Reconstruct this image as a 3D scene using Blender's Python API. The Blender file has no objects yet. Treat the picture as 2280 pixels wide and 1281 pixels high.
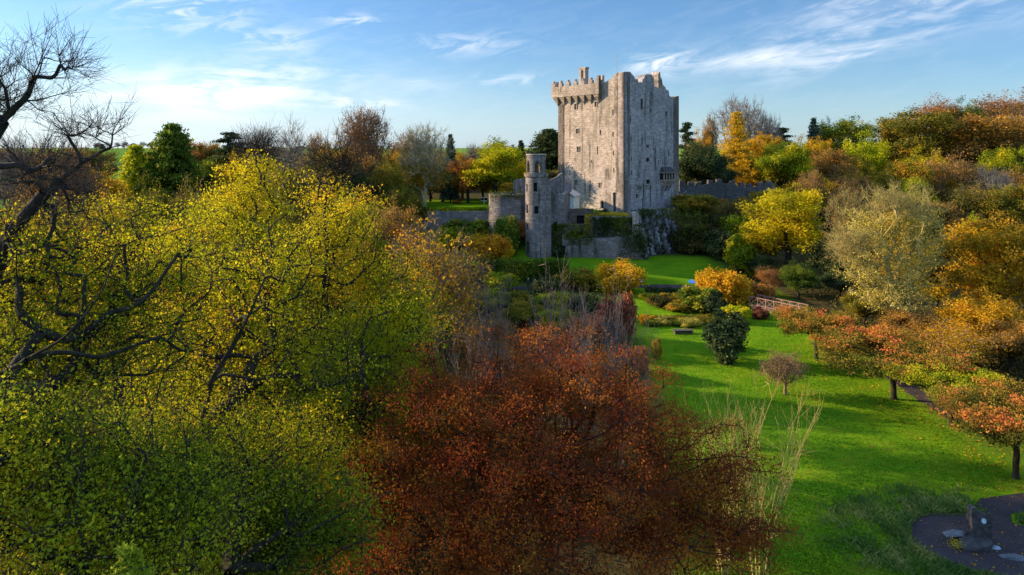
import bpy, math, random
import numpy as np
from mathutils import Vector

sc = bpy.context.scene
col = sc.collection
R = math.radians

# ------------------------------------------------------------------ camera
CAM_Z = 22.0
FPX = 1520.0          # focal length of the photograph in its own pixels (2280 wide)
HORIZON = 330.0
cam_d = bpy.data.cameras.new('camera')
cam_d.sensor_width = 36.0
cam_d.lens = 36.0 * FPX / 2280.0
cam_d.shift_y = -(640.5 - HORIZON) / 2280.0
cam_d.clip_start = 0.5
cam_d.clip_end = 9000
cam = bpy.data.objects.new('camera', cam_d)
cam.location = (0, 0, CAM_Z)
cam.rotation_euler = (R(90), 0, 0)
col.objects.link(cam)
sc.camera = cam

# ------------------------------------------------------------------ light
SUN_AZ = (-math.cos(R(17)), math.sin(R(17)))      # horizontal direction towards the sun
SUN_EL = R(19.5)
sun_d = bpy.data.lights.new('sun', 'SUN')
sun_d.energy = 5.0
sun_d.angle = R(0.5)
sun_d.color = (1.0, 0.76, 0.50)
sun = bpy.data.objects.new('sun', sun_d)
sv = Vector((SUN_AZ[0] * math.cos(SUN_EL), SUN_AZ[1] * math.cos(SUN_EL), math.sin(SUN_EL)))
sun.rotation_euler = sv.to_track_quat('Z', 'Y').to_euler()
sun.location = (-60, 40, 80)
col.objects.link(sun)

sc.view_settings.view_transform = 'Standard'
sc.view_settings.look = 'None'
sc.view_settings.gamma = 1.0
sc.view_settings.exposure = 1.2
sc.cycles.max_bounces = 7
sc.cycles.diffuse_bounces = 5
sc.cycles.glossy_bounces = 2
sc.cycles.transmission_bounces = 5
sc.cycles.caustics_reflective = False
sc.cycles.caustics_refractive = False


# ------------------------------------------------------------------ node helper
class X:
    """a socket that can be combined with + - * / into Math nodes"""
    def __init__(s, nt, so): s.nt, s.so = nt, so
    def _m(s, op, a, b=None, c=None):
        n = s.nt.nodes.new('ShaderNodeMath'); n.operation = op
        for i, v in enumerate((a, b, c)):
            if v is None: continue
            if isinstance(v, X): s.nt.links.new(v.so, n.inputs[i])
            else: n.inputs[i].default_value = v
        return X(s.nt, n.outputs[0])
    def __add__(s, o): return s._m('ADD', s, o)
    def __radd__(s, o): return s._m('ADD', o, s)
    def __sub__(s, o): return s._m('SUBTRACT', s, o)
    def __rsub__(s, o): return s._m('SUBTRACT', o, s)
    def __mul__(s, o): return s._m('MULTIPLY', s, o)
    def __rmul__(s, o): return s._m('MULTIPLY', o, s)
    def __truediv__(s, o): return s._m('DIVIDE', s, o)
    def pw(s, o): return s._m('POWER', s, o)
    def mx(s, o): return s._m('MAXIMUM', s, o)
    def mn(s, o): return s._m('MINIMUM', s, o)
    def exp(s): return s._m('EXPONENT', s)
    def clamp(s): return s.mx(0.0).mn(1.0)
    def step(s, a, b):
        n = s.nt.nodes.new('ShaderNodeMapRange'); n.interpolation_type = 'SMOOTHSTEP'
        s.nt.links.new(s.so, n.inputs[0]); n.inputs[1].default_value = a; n.inputs[2].default_value = b
        n.inputs[3].default_value = 0; n.inputs[4].default_value = 1
        return X(s.nt, n.outputs[0])


def setin(nt, inp, v):
    if isinstance(v, X): nt.links.new(v.so, inp)
    elif hasattr(v, 'is_output') or isinstance(v, bpy.types.NodeSocket): nt.links.new(v, inp)
    else: inp.default_value = v


def noise(nt, vec, scale, detail=4, rough=.55, dist=0, out='Fac'):
    n = nt.nodes.new('ShaderNodeTexNoise')
    if vec is not None: nt.links.new(vec, n.inputs['Vector'])
    n.inputs['Scale'].default_value = scale; n.inputs['Detail'].default_value = detail
    n.inputs['Roughness'].default_value = rough; n.inputs['Distortion'].default_value = dist
    return X(nt, n.outputs[0]) if out == 'Fac' else n.outputs[1]


def mapping(nt, vec, scale=(1, 1, 1), loc=(0, 0, 0), rot=(0, 0, 0)):
    n = nt.nodes.new('ShaderNodeMapping'); nt.links.new(vec, n.inputs[0])
    n.inputs['Scale'].default_value = scale; n.inputs['Location'].default_value = loc
    n.inputs['Rotation'].default_value = rot
    return n.outputs[0]


def mixc(nt, f, a, b, mode='MIX'):
    n = nt.nodes.new('ShaderNodeMix'); n.data_type = 'RGBA'; n.blend_type = mode
    setin(nt, n.inputs[0], f)
    for i, v in ((6, a), (7, b)):
        if isinstance(v, (tuple, list)): n.inputs[i].default_value = (*v[:3], 1)
        else: nt.links.new(v, n.inputs[i])
    return n.outputs[2]


def ramp(nt, f, stops):
    n = nt.nodes.new('ShaderNodeValToRGB'); nt.links.new(f.so, n.inputs[0])
    e = n.color_ramp.elements
    while len(e) < len(stops): e.new(.5)
    for i, (p, c) in enumerate(stops):
        e[i].position = p; e[i].color = (*c, 1)
    return n.outputs[0]


def newmat(name):
    m = bpy.data.materials.new(name); m.use_nodes = True
    nt = m.node_tree; nt.nodes.clear()
    out = nt.nodes.new('ShaderNodeOutputMaterial')
    return m, nt, out


def principled(nt, out, color, rough=.8, bump=None, bstr=.4, bdist=.05, spec=.3):
    p = nt.nodes.new('ShaderNodeBsdfPrincipled')
    if isinstance(color, (tuple, list)): p.inputs['Base Color'].default_value = (*color[:3], 1)
    else: nt.links.new(color, p.inputs['Base Color'])
    setin(nt, p.inputs['Roughness'], rough)
    p.inputs['Specular IOR Level'].default_value = spec
    if bump is not None:
        b = nt.nodes.new('ShaderNodeBump'); b.inputs['Strength'].default_value = bstr
        b.inputs['Distance'].default_value = bdist
        nt.links.new(bump.so, b.inputs['Height']); nt.links.new(b.outputs[0], p.inputs['Normal'])
    nt.links.new(p.outputs[0], out.inputs[0])
    return p


# ------------------------------------------------------------------ sky
w = bpy.data.worlds.new('World'); sc.world = w; w.use_nodes = True
nt = w.node_tree; nt.nodes.clear()
wo = nt.nodes.new('ShaderNodeOutputWorld'); bg = nt.nodes.new('ShaderNodeBackground')
nt.links.new(bg.outputs[0], wo.inputs[0])
sky = nt.nodes.new('ShaderNodeTexSky'); sky.sky_type = 'NISHITA'; sky.sun_disc = False
sky.sun_elevation = SUN_EL
sky.sun_rotation = math.atan2(SUN_AZ[0], SUN_AZ[1]) % (2 * math.pi)
sky.air_density = 1.0; sky.dust_density = 0.6; sky.ozone_density = 2.5; sky.altitude = 50
tc = nt.nodes.new('ShaderNodeTexCoord')
sx = nt.nodes.new('ShaderNodeSeparateXYZ'); nt.links.new(tc.outputs['Generated'], sx.inputs[0])
dx, dy, dz = (X(nt, sx.outputs[i]) for i in range(3))
az = dx._m('ARCTAN2', dx, dy) * 57.2958
el = dz._m('ARCSINE', dz) * 57.2958


def cvec(a, b, c=0.0):
    n = nt.nodes.new('ShaderNodeCombineXYZ')
    for i, v in enumerate((a, b, c)): setin(nt, n.inputs[i], v)
    return n.outputs[0]


def blob(a, e, sa, se, k=0.0):
    p = (az - a) / sa
    q = (el - e - (az - a) * k) / se
    return (0.0 - (p * p + q * q)).exp()


wisp = noise(nt, cvec(az * 0.09, (el - az * 0.10) * 0.55, 3.1), 1.0, 8, .62, .6).step(.36, .70)
wisp2 = noise(nt, cvec(az * 0.30, (el - az * 0.16) * 1.0, 8.7), 1.0, 7, .6, .8).step(.40, .68)
puff = noise(nt, cvec(az * 0.16, el * 0.62, 21.0), 1.0, 8, .6, .35).step(.40, .60)
streak = (blob(28, 9.0, 9, 1.9, .14) * .70 + blob(19, 7.0, 5, .7, .02) * .7 + blob(24, 6.4, 5, .7, .26) * .6) * (wisp * .65 + wisp2 * .35)
corner = blob(34, 12.0, 9, 1.6, .06) * wisp2 * .45
band = blob(-22, 4.6, 7.5, 2.0, .10) * puff * .95 + blob(-13, 3.6, 3.2, .55) * puff + blob(-28, 4.6, 5, 1.2) * wisp * .7
up = blob(-26, 10.6, 4, 1.6) * wisp2 * .9 + blob(-19, 8.6, 3, 1.0) * wisp2 * .5 + blob(-13, 10.3, 2, .5) * wisp2 * .7
mid = blob(12.6, 6.9, 2.6, .8, .1) * wisp2 * .95 + blob(-4, 8.6, 5, .8, .05) * wisp2 * .45 + blob(0, 5.7, 3, .5) * wisp2 * .4 + blob(-9, 5.2, 4, 1.0) * wisp * .4
veil = wisp2 * .04 + blob(-30, 2.0, 22, 4.0) * .22
cl = (streak * 1.0 + corner + band + up + mid + veil).clamp()
tint = mixc(nt, 1.0, sky.outputs[0], (0.70, 0.95, 1.22), 'MULTIPLY')
low = (0.0 - el * el / 20.0).exp() * (0.40 - az * .004)
skyc = mixc(nt, low.clamp(), tint, (5.9, 7.2, 8.9))
skyc = mixc(nt, cl * .93, skyc, (8.2, 8.5, 9.0))
# broken cloud added above and behind the camera, unseen, as fill for the shade
fill_cloud = noise(nt, tc.outputs['Generated'], 2.2, 5, .6, .4).step(.25, .55) * el.step(13, 24) * (1.0 - el.step(36, 60) * .7) * (0.62 + 0.38 * (0.5 - dx * .7).clamp())
skyc = mixc(nt, fill_cloud * .95, skyc, (6.6, 10.4, 17.0))
nt.links.new(skyc, bg.inputs[0])
bg.inputs[1].default_value = 0.062


# ------------------------------------------------------------------ placing helpers
def P(px, py, Y):
    return Vector(((px - 1140) / FPX * Y, Y, CAM_Z - (py - HORIZON) / FPX * Y))


def PG(px, py, z=0.0):
    Y = (CAM_Z - z) * FPX / (py - HORIZON)
    return Vector(((px - 1140) / FPX * Y, Y, z))


def sm(a, b, t):
    t = np.clip((t - a) / (b - a), 0, 1); return t * t * (3 - 2 * t)


def ground_h(x, y):
    x = np.asarray(x, float); y = np.asarray(y, float)
    a = np.interp(x, [-60, -30, 3, 8, 12, 36, 44, 52, 62, 85], [124, 124, 119, 124, 126, 127, 131, 132, 140, 155])
    b = np.interp(x, [-60, -30, 3, 8, 12, 36, 44, 52, 62, 85], [136, 136, 136, 131, 130, 131, 150, 152, 165, 215])
    h = 7.5 * sm(a, b, y)
    steep = 2.6 * sm(112.5, 115.5, y)
    gent = 2.4 * sm(108, 124, y)
    k = sm(9, 24, x)
    h = h + steep * (1 - k) + gent * k
    h = h + 11.0 * sm(50, 120, x) * sm(140, 225, y) * (1 - sm(300, 600, y))
    h = h + 11.3 * sm(250, 640, y)
    h = h + 0.5 * np.sin(x * .031 + y * .017) * sm(160, 300, y)
    h = h + .10 * np.sin(x * .21 + 1.3) * np.sin(y * .17) * sm(40, 60, y) * (1 - sm(100, 110, y))
    return h


def gz(x, y): return float(ground_h(x, y))


def tag(o, label=None, cat=None, group=None, kind=None):
    if label: o['label'] = label
    if cat: o['category'] = cat
    if group: o['group'] = group
    if kind: o['kind'] = kind
    return o


def empty(name, loc, rz=0.0):
    o = bpy.data.objects.new(name, None); o.empty_display_size = .5
    o.location = loc; o.rotation_euler = (0, 0, rz); col.objects.link(o); return o


def link(name, me, parent=None, loc=(0, 0, 0), rz=0.0):
    o = bpy.data.objects.new(name, me); o.location = loc; o.rotation_euler = (0, 0, rz)
    col.objects.link(o)
    if parent: o.parent = parent
    return o


class MB:
    """collects faces with uv and material slots into one mesh"""
    def __init__(s): s.v, s.f, s.uv, s.mi = [], [], [], []
    def face(s, pts, uvs=None, m=0):
        i = len(s.v); s.v += [tuple(p) for p in pts]
        s.f.append(tuple(range(i, i + len(pts))))
        s.uv += list(uvs) if uvs else [(p[0] + p[1] * .7, p[2]) for p in pts]
        s.mi.append(m)
    def box(s, c, h, rz=0.0, m=0, tilt=None, taper=1.0):
        cx, cy, cz = c; hx, hy, hz = h; ca, sa = math.cos(rz), math.sin(rz)
        p = []
        for z, k in ((-hz, 1.0), (hz, taper)):
            for x, y in ((-hx, -hy), (hx, -hy), (hx, hy), (-hx, hy)):
                x, y = x * k, y * k
                v = Vector((x, y, z))
                if tilt is not None: v = tilt @ v
                p.append((cx + v.x * ca - v.y * sa, cy + v.x * sa + v.y * ca, cz + v.z))
        for q in ((0, 3, 2, 1), (4, 5, 6, 7), (0, 1, 5, 4), (1, 2, 6, 5), (2, 3, 7, 6), (3, 0, 4, 7)):
            s.face([p[i] for i in q], m=m)
    def bar(s, a, b, r, n=6, m=0, r2=None):
        a, b = Vector(a), Vector(b); d = (b - a).normalized()
        u = d.orthogonal().normalized(); v = d.cross(u); r2 = r if r2 is None else r2
        A = [a + (u * math.cos(t) + v * math.sin(t)) * r for t in [2 * math.pi * i / n for i in range(n)]]
        B = [b + (u * math.cos(t) + v * math.sin(t)) * r2 for t in [2 * math.pi * i / n for i in range(n)]]
        for i in range(n):
            j = (i + 1) % n; s.face((A[i], A[j], B[j], B[i]), m=m)
        s.face(A[::-1], m=m); s.face(B, m=m)
    def build(s, name, mats, parent=None, loc=(0, 0, 0), rz=0.0, merge=False):
        me = bpy.data.meshes.new(name); me.from_pydata(s.v, [], s.f)
        ul = me.uv_layers.new(name='UVMap')
        ul.data.foreach_set('uv', np.array(s.uv, np.float32).ravel())
        for m in (mats if isinstance(mats, (list, tuple)) else [mats]): me.materials.append(m)
        me.polygons.foreach_set('material_index', np.array(s.mi, np.int32)); me.update()
        return link(name, me, parent, loc, rz)


# ------------------------------------------------------------------ materials
def stone_mat(name, c1, c2, dark, stain=.6, moss=.25, seed=0.0, rows=.40, bw=.9, low=None):
    m, nt, out = newmat(name)
    uv = nt.nodes.new('ShaderNodeUVMap').outputs[0]
    wob = noise(nt, uv, .9, 3, .5, 0, 'Color')
    uv2 = nt.nodes.new('ShaderNodeVectorMath'); uv2.operation = 'MULTIPLY_ADD'
    nt.links.new(wob, uv2.inputs[0]); uv2.inputs[1].default_value = (.25, .25, 0); nt.links.new(uv, uv2.inputs[2])
    b = nt.nodes.new('ShaderNodeTexBrick'); nt.links.new(uv2.outputs[0], b.inputs['Vector'])
    b.inputs['Scale'].default_value = 1; b.inputs['Brick Width'].default_value = bw; b.inputs['Row Height'].default_value = rows
    b.inputs['Mortar Size'].default_value = .022; b.inputs['Mortar Smooth'].default_value = .3; b.inputs['Bias'].default_value = -.1
    b.inputs['Color1'].default_value = (*c1, 1); b.inputs['Color2'].default_value = (*c2, 1)
    b.inputs['Mortar'].default_value = tuple(x * .68 for x in c1) + (1,)
    big = noise(nt, mapping(nt, uv, loc=(seed, seed, 0)), .16, 6, .6).step(.38, .66)
    c = mixc(nt, big * .55, b.outputs[0], tuple(x * .62 for x in c2))
    if low is not None:
        sp = nt.nodes.new('ShaderNodeSeparateXYZ'); nt.links.new(uv, sp.inputs[0])
        zz = X(nt, sp.outputs[1]) + noise(nt, uv, .22, 5, .6) * 14.0
        c = mixc(nt, (1.0 - zz.step(low[0], low[1])) * .75, c, low[2])
    sp_ = noise(nt, mapping(nt, uv, loc=(seed + 4, 2, 0)), .7, 5, .65).step(.5, .72)
    gr = noise(nt, mapping(nt, uv, scale=(.6, 1.3, 1), loc=(seed, 3, 0)), 1.9, 6, .8).step(.38, .66)
    c = mixc(nt, (1.0 - gr) * .72, c, tuple(x * .42 for x in c2))
    c = mixc(nt, sp_ * .35, c, tuple(min(1, x * 1.25) for x in c1))
    st = noise(nt, mapping(nt, uv, scale=(1.0, .055, 1), loc=(seed * 1.7, 5, 0)), 1.1, 5, .6).step(.51, .63)
    st2 = noise(nt, mapping(nt, uv, scale=(1.0, .16, 1), loc=(seed * 3.1, 1, 0)), .42, 6, .65).step(.52, .66)
    c = mixc(nt, st2 * stain * .55, c, tuple(x * 1.7 for x in dark))
    brk = noise(nt, uv, .33, 4, .6).step(.35, .6)
    c = mixc(nt, st * brk * stain, c, dark)
    ms = noise(nt, mapping(nt, uv, loc=(seed, 9, 3)), .45, 7, .7).step(.58, .7)
    c = mixc(nt, ms * moss, c, (.09, .10, .035))
    fine = noise(nt, uv, 3.2, 3, .7)
    c = mixc(nt, fine.step(.62, .75) * .6, c, tuple(x * .35 for x in c2))
    principled(nt, out, c, .92, fine + X(nt, b.outputs[1]) * -.5, .7, .12, .1)
    return m


M = {}
M['keep'] = stone_mat('keep_stone', (.56, .455, .36), (.41, .335, .265), (.085, .075, .052), .85, .28, 1.0,
                      low=(16, 30, (.56, .485, .435)))
M['ruin'] = stone_mat('ruin_stone', (.36, .315, .29), (.22, .195, .18), (.055, .05, .038), .95, .5, 7.0)
M['keepshade'] = stone_mat('mossy_shaded_keep_stone', (.52, .48, .465), (.37, .345, .34), (.055, .06, .05), .9, .36, 4.0)  # mossy stone, with the right face's cool shade put into its base colour
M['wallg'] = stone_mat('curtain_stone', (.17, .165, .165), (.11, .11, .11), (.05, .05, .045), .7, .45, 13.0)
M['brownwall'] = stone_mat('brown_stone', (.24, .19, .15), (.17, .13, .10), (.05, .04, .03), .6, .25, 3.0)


def simple(name, c, rough=.8, nscale=6.0, var=.35, bump=.3, spec=.25):
    m, nt, out = newmat(name)
    tc = nt.nodes.new('ShaderNodeTexCoord').outputs['Object']
    f = noise(nt, tc, nscale, 5, .65)
    cc = mixc(nt, f.step(.3, .7), tuple(x * (1 - var) for x in c), tuple(min(1, x * (1 + var)) for x in c))
    principled(nt, out, cc, rough, f, bump, .05, spec)
    return m


M['void'] = simple('dark_interior', (.012, .011, .010), .9)
M['mullion'] = simple('window_stone', (.30, .27, .23))
M['white'] = simple('white_render', (.62, .66, .60), .7)
M['roofpale'] = simple('pale_roofing', (.50, .49, .46), .6)
M['glass'] = simple('pale_window_pane', (.62, .72, .82), .3, 3, .08, .0, .5)  # even pale blue-white colour of the hut window
M['metal'] = simple('grey_metal', (.35, .37, .40), .4)
M['wood'] = simple('weathered_rail_wood', (.24, .135, .095), .75)
M['wooddark'] = simple('dark_timber', (.09, .07, .055), .8)
M['slate'] = simple('dark_slate', (.048, .043, .043), .75, 2.5, .45, .8)
M['paleslate'] = simple('pale_slate', (.10, .105, .115), .6, 4, .3, .5)
M['palestone'] = simple('pale_stone', (.24, .29, .34), .6, 4, .3, .5)
M['plaque'] = simple('pale_plaque', (.45, .55, .65), .4)
M['blue'] = simple('blue_board', (.10, .36, .72), .35, 3, .1, 0, .5)
M['signwhite'] = simple('white_board', (.75, .77, .80), .5, 3, .06, 0)
M['skin'] = simple('skin', (.50, .33, .25), .6, 8, .05, 0)
M['coatdark'] = simple('dark_coat', (.03, .035, .05), .8)
M['coatgrey'] = simple('grey_coat', (.22, .20, .22), .8)
M['hairpale'] = simple('pale_hair', (.55, .47, .36), .7)
M['fascia'] = simple('fascia_paint', (.33, .36, .30), .6)


def rock_mat():
    m, nt, out = newmat('cliff_rock')
    tc = nt.nodes.new('ShaderNodeTexCoord').outputs['Object']
    f = noise(nt, mapping(nt, tc, scale=(1, 1, .45)), .55, 7, .65)
    v = nt.nodes.new('ShaderNodeTexVoronoi'); v.inputs['Scale'].default_value = .55; v.feature = 'DISTANCE_TO_EDGE'
    nt.links.new(mapping(nt, tc, scale=(1, 1, .3), rot=(0, .35, 0)), v.inputs['Vector'])
    cr = X(nt, v.outputs[0]).step(0, .12)
    c = ramp(nt, f, [(.28, (.055, .055, .05)), (.46, (.13, .135, .13)), (.58, (.24, .25, .25)), (.72, (.38, .40, .41))])
    c = mixc(nt, (1.0 - cr) * .8, c, (.03, .03, .025))
    g = noise(nt, tc, .35, 6, .7).step(.54, .64)
    c = mixc(nt, g * .7, c, (.045, .06, .02))
    principled(nt, out, c, .9, f * 2.0 + cr * .5, .9, .4, .1)
    return m


M['rock'] = rock_mat()


def bark(name, c1, c2, moss=0.0, mc=(.10, .11, .03)):
    m, nt, out = newmat(name)
    tc = nt.nodes.new('ShaderNodeTexCoord').outputs['Object']
    f = noise(nt, mapping(nt, tc, scale=(1, 1, .35)), 5.0, 5, .65)
    c = mixc(nt, f.step(.35, .65), c1, c2)
    if moss: c = mixc(nt, noise(nt, tc, 1.1, 5, .6).step(.42, .6) * moss, c, mc)
    principled(nt, out, c, .9, f, .6, .04, .1)
    return m


M['bark'] = bark('dark_bark', (.016, .013, .011), (.042, .034, .026), .15, (.05, .05, .02))
M['barkgrey'] = bark('grey_bark', (.14, .115, .10), (.30, .26, .22), .2)
M['barkpale'] = bark('pale_bark', (.26, .21, .13), (.48, .40, .26), .45, (.30, .29, .07))
M['barkmoss'] = bark('mossy_bark', (.12, .105, .055), (.30, .26, .12), .6, (.26, .25, .06))
M['barkstraw'] = bark('straw_bark', (.24, .18, .06), (.50, .39, .13), .35, (.30, .30, .07))
M['barkblack'] = bark('black_twigs', (.016, .014, .018), (.045, .038, .036), .1)
M['barkbrown'] = bark('brown_twigs', (.13, .085, .055), (.28, .19, .12), .2)
M['barkpink'] = bark('lilac_grey_twigs', (.12, .09, .08), (.25, .195, .175), .1)


def leafmat(name, stops, trans=.38, rnd=.22):
    m, nt, out = newmat(name)
    at = nt.nodes.new('ShaderNodeAttribute'); at.attribute_name = 'tint'
    oi = nt.nodes.new('ShaderNodeObjectInfo')
    t = (X(nt, at.outputs['Fac']) + (X(nt, oi.outputs['Random']) - .5) * rnd).clamp()
    c = ramp(nt, t, stops)
    d = nt.nodes.new('ShaderNodeBsdfDiffuse'); tr = nt.nodes.new('ShaderNodeBsdfTranslucent')
    nt.links.new(c, d.inputs[0])
    nt.links.new(c, tr.inputs[0])
    mx = nt.nodes.new('ShaderNodeMixShader'); mx.inputs[0].default_value = trans
    nt.links.new(d.outputs[0], mx.inputs[1]); nt.links.new(tr.outputs[0], mx.inputs[2])
    nt.links.new(mx.outputs[0], out.inputs[0])
    return m


L = {}
L['near'] = leafmat('yellow_green_leaves', [(0, (.10, .135, .010)), (.36, (.26, .29, .011)), (.66, (.50, .46, .013)), (.9, (.66, .52, .014)), (1, (.60, .33, .015))], .45)
L['neardark'] = leafmat('olive_green_leaves', [(0, (.095, .14, .013)), (.45, (.21, .26, .015)), (.8, (.44, .43, .017)), (1, (.60, .42, .018))], .45)
L['yellow'] = leafmat('bright_yellow_leaves', [(0, (.25, .24, .013)), (.45, (.56, .47, .013)), (.82, (.72, .55, .015)), (1, (.66, .36, .017))], .45)
L['beech'] = leafmat('copper_leaves', [(0, (.22, .040, .018)), (.25, (.31, .078, .020)), (.5, (.39, .135, .020)), (.75, (.38, .18, .018)), (.9, (.31, .20, .018)), (1, (.50, .25, .02))], .44)
L['gold'] = leafmat('gold_leaves', [(0, (0.250, 0.188, 0.015)), (.5, (0.600, 0.375, 0.018)), (.85, (0.750, 0.438, 0.020)), (1, (0.688, 0.275, 0.025))])
L['orange'] = leafmat('orange_leaves', [(0, (.28, .18, .018)), (.4, (.50, .30, .018)), (.75, (.66, .38, .02)), (1, (.66, .28, .028))], .45)
L['olive'] = leafmat('olive_leaves', [(0, (.075, .085, .014)), (.45, (.19, .17, .022)), (.8, (.36, .26, .028)), (1, (.50, .28, .026))])
L['brown'] = leafmat('brown_leaves', [(0, (.12, .08, .028)), (.5, (.28, .165, .040)), (.85, (.42, .22, .045)), (1, (.52, .27, .035))])
L['russet'] = leafmat('russet_leaves', [(0, (.16, .075, .026)), (.5, (.34, .15, .040)), (.85, (.48, .21, .048)), (1, (.55, .28, .04))])
L['lime'] = leafmat('lime_leaves', [(0, (0.163, 0.213, 0.013)), (.5, (0.425, 0.450, 0.015)), (1, (0.725, 0.600, 0.019))])
L['green'] = leafmat('green_leaves', [(0, (0.037, 0.069, 0.013)), (.5, (0.106, 0.163, 0.020)), (.85, (0.213, 0.250, 0.027)), (1, (0.400, 0.325, 0.025))])
L['dark'] = leafmat('evergreen_leaves', [(0, (.020, .034, .018)), (.5, (.044, .070, .028)), (.85, (.10, .12, .035)), (1, (.17, .15, .05))], .25)
L['blue'] = leafmat('bluish_needles', [(0, (0.022, 0.040, 0.033)), (.6, (0.062, 0.106, 0.075)), (1, (0.138, 0.188, 0.112))], .2)
L['pale'] = leafmat('pale_straw_leaves', [(0, (.36, .32, .06)), (.5, (.60, .51, .09)), (1, (.70, .55, .10))], .5)
L['cherry'] = leafmat('green_to_red_leaves', [(0, (.055, .075, .015)), (.40, (.17, .155, .024)), (.60, (.36, .24, .03)), (.76, (.56, .21, .05)), (1, (.66, .15, .05))], .45, .05)
L['copper'] = leafmat('dark_copper_leaves', [(0, (0.075, 0.031, 0.025)), (.5, (0.200, 0.062, 0.040)), (1, (0.400, 0.150, 0.062))], .25)
L['lichen'] = leafmat('ivy_leaves', [(0, (0.025, 0.044, 0.010)), (.5, (0.062, 0.088, 0.015)), (.85, (0.150, 0.163, 0.025)), (1, (0.325, 0.325, 0.025))], .3)
L['neon'] = leafmat('young_green_fronds', [(0, (.14, .22, .02)), (1, (.34, .40, .03))], .4)
L['moss'] = leafmat('golden_moss', [(0, (0.250, 0.213, 0.025)), (1, (0.750, 0.550, 0.037))], .4)
L['grass'] = leafmat('grass_blades', [(0, (.05, .12, .008)), (.6, (.11, .19, .010)), (.9, (.19, .24, .016)), (1, (.34, .28, .04))], .45)
L['tussock'] = leafmat('tussock_blades', [(0, (.07, .14, .03)), (.6, (.15, .23, .05)), (1, (.36, .34, .10))], .45)
L['litter'] = leafmat('undergrowth_leaves', [(0, (0.037, 0.044, 0.015)), (.6, (0.100, 0.088, 0.027)), (1, (0.275, 0.163, 0.037))], .3)


# ------------------------------------------------------------------ mesh from arrays
def arr_mesh(name, verts, quads, mat, tint=None, smooth=False):
    me = bpy.data.meshes.new(name)
    nv, nf = len(verts), len(quads)
    k = quads.shape[1]
    me.vertices.add(nv); me.vertices.foreach_set('co', np.ascontiguousarray(verts, np.float32).ravel())
    me.loops.add(nf * k); me.loops.foreach_set('vertex_index', np.ascontiguousarray(quads, np.int32).ravel())
    me.polygons.add(nf); me.polygons.foreach_set('loop_start', np.arange(0, nf * k, k, dtype=np.int32))
    if smooth: me.polygons.foreach_set('use_smooth', np.ones(nf, bool))
    if tint is not None:
        a = me.attributes.new('tint', 'FLOAT', 'FACE'); a.data.foreach_set('value', np.ascontiguousarray(tint, np.float32))
    me.materials.append(mat); me.update(calc_edges=True)
    return me


def unit(a): return a / np.maximum(np.linalg.norm(a, axis=-1, keepdims=True), 1e-9)


def tubes(P0, T0, P1, T1, r0, r1, K, S):
    t = np.linspace(0, 1, K + 1)[None, :, None]
    h00, h10, h01, h11 = 2 * t**3 - 3 * t**2 + 1, t**3 - 2 * t**2 + t, -2 * t**3 + 3 * t**2, t**3 - t**2
    pts = h00 * P0[:, None] + h10 * T0[:, None] + h01 * P1[:, None] + h11 * T1[:, None]
    d = unit(np.gradient(pts, axis=1))
    ref = np.where(np.abs(d[..., 2:3]) > .9, np.array([1.0, 0, 0]), np.array([0, 0, 1.0]))
    u = unit(np.cross(d, ref)); v = np.cross(d, u)
    r = r0[:, None] + (r1 - r0)[:, None] * t[:, :, 0]
    ang = np.arange(S) * 2 * np.pi / S
    V = pts[:, :, None] + r[..., None, None] * (u[:, :, None] * np.cos(ang)[:, None] + v[:, :, None] * np.sin(ang)[:, None])
    E = len(P0)
    base = (np.arange(E) * (K + 1) * S)[:, None, None]
    k = (np.arange(K) * S)[None, :, None]; s = np.arange(S)[None, None, :]; s2 = (s + 1) % S
    Q = np.stack([base + k + s, base + k + s2, base + k + S + s2, base + k + S + s], -1).reshape(-1, 4)
    return V.reshape(-1, 3), Q


def cat(parts):
    V, Q, o = [], [], 0
    for v, q in parts:
        V.append(v); Q.append(q + o); o += len(v)
    return np.concatenate(V), np.concatenate(Q)


def in_ell(rng, n, c, r, shell=.45, zmin=None):
    d = unit(rng.normal(size=(n, 3))); u = rng.random((n, 1)) ** shell
    u = u * (1 + .12 * np.sin(d[:, :1] * 5 + c[0]) * np.sin(d[:, 1:2] * 6 + 1) + .08 * rng.normal(size=(n, 1)))
    p = np.asarray(c, float) + d * u * np.asarray(r, float)
    if zmin is not None: p[:, 2] = np.maximum(p[:, 2], zmin)
    return p


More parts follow.
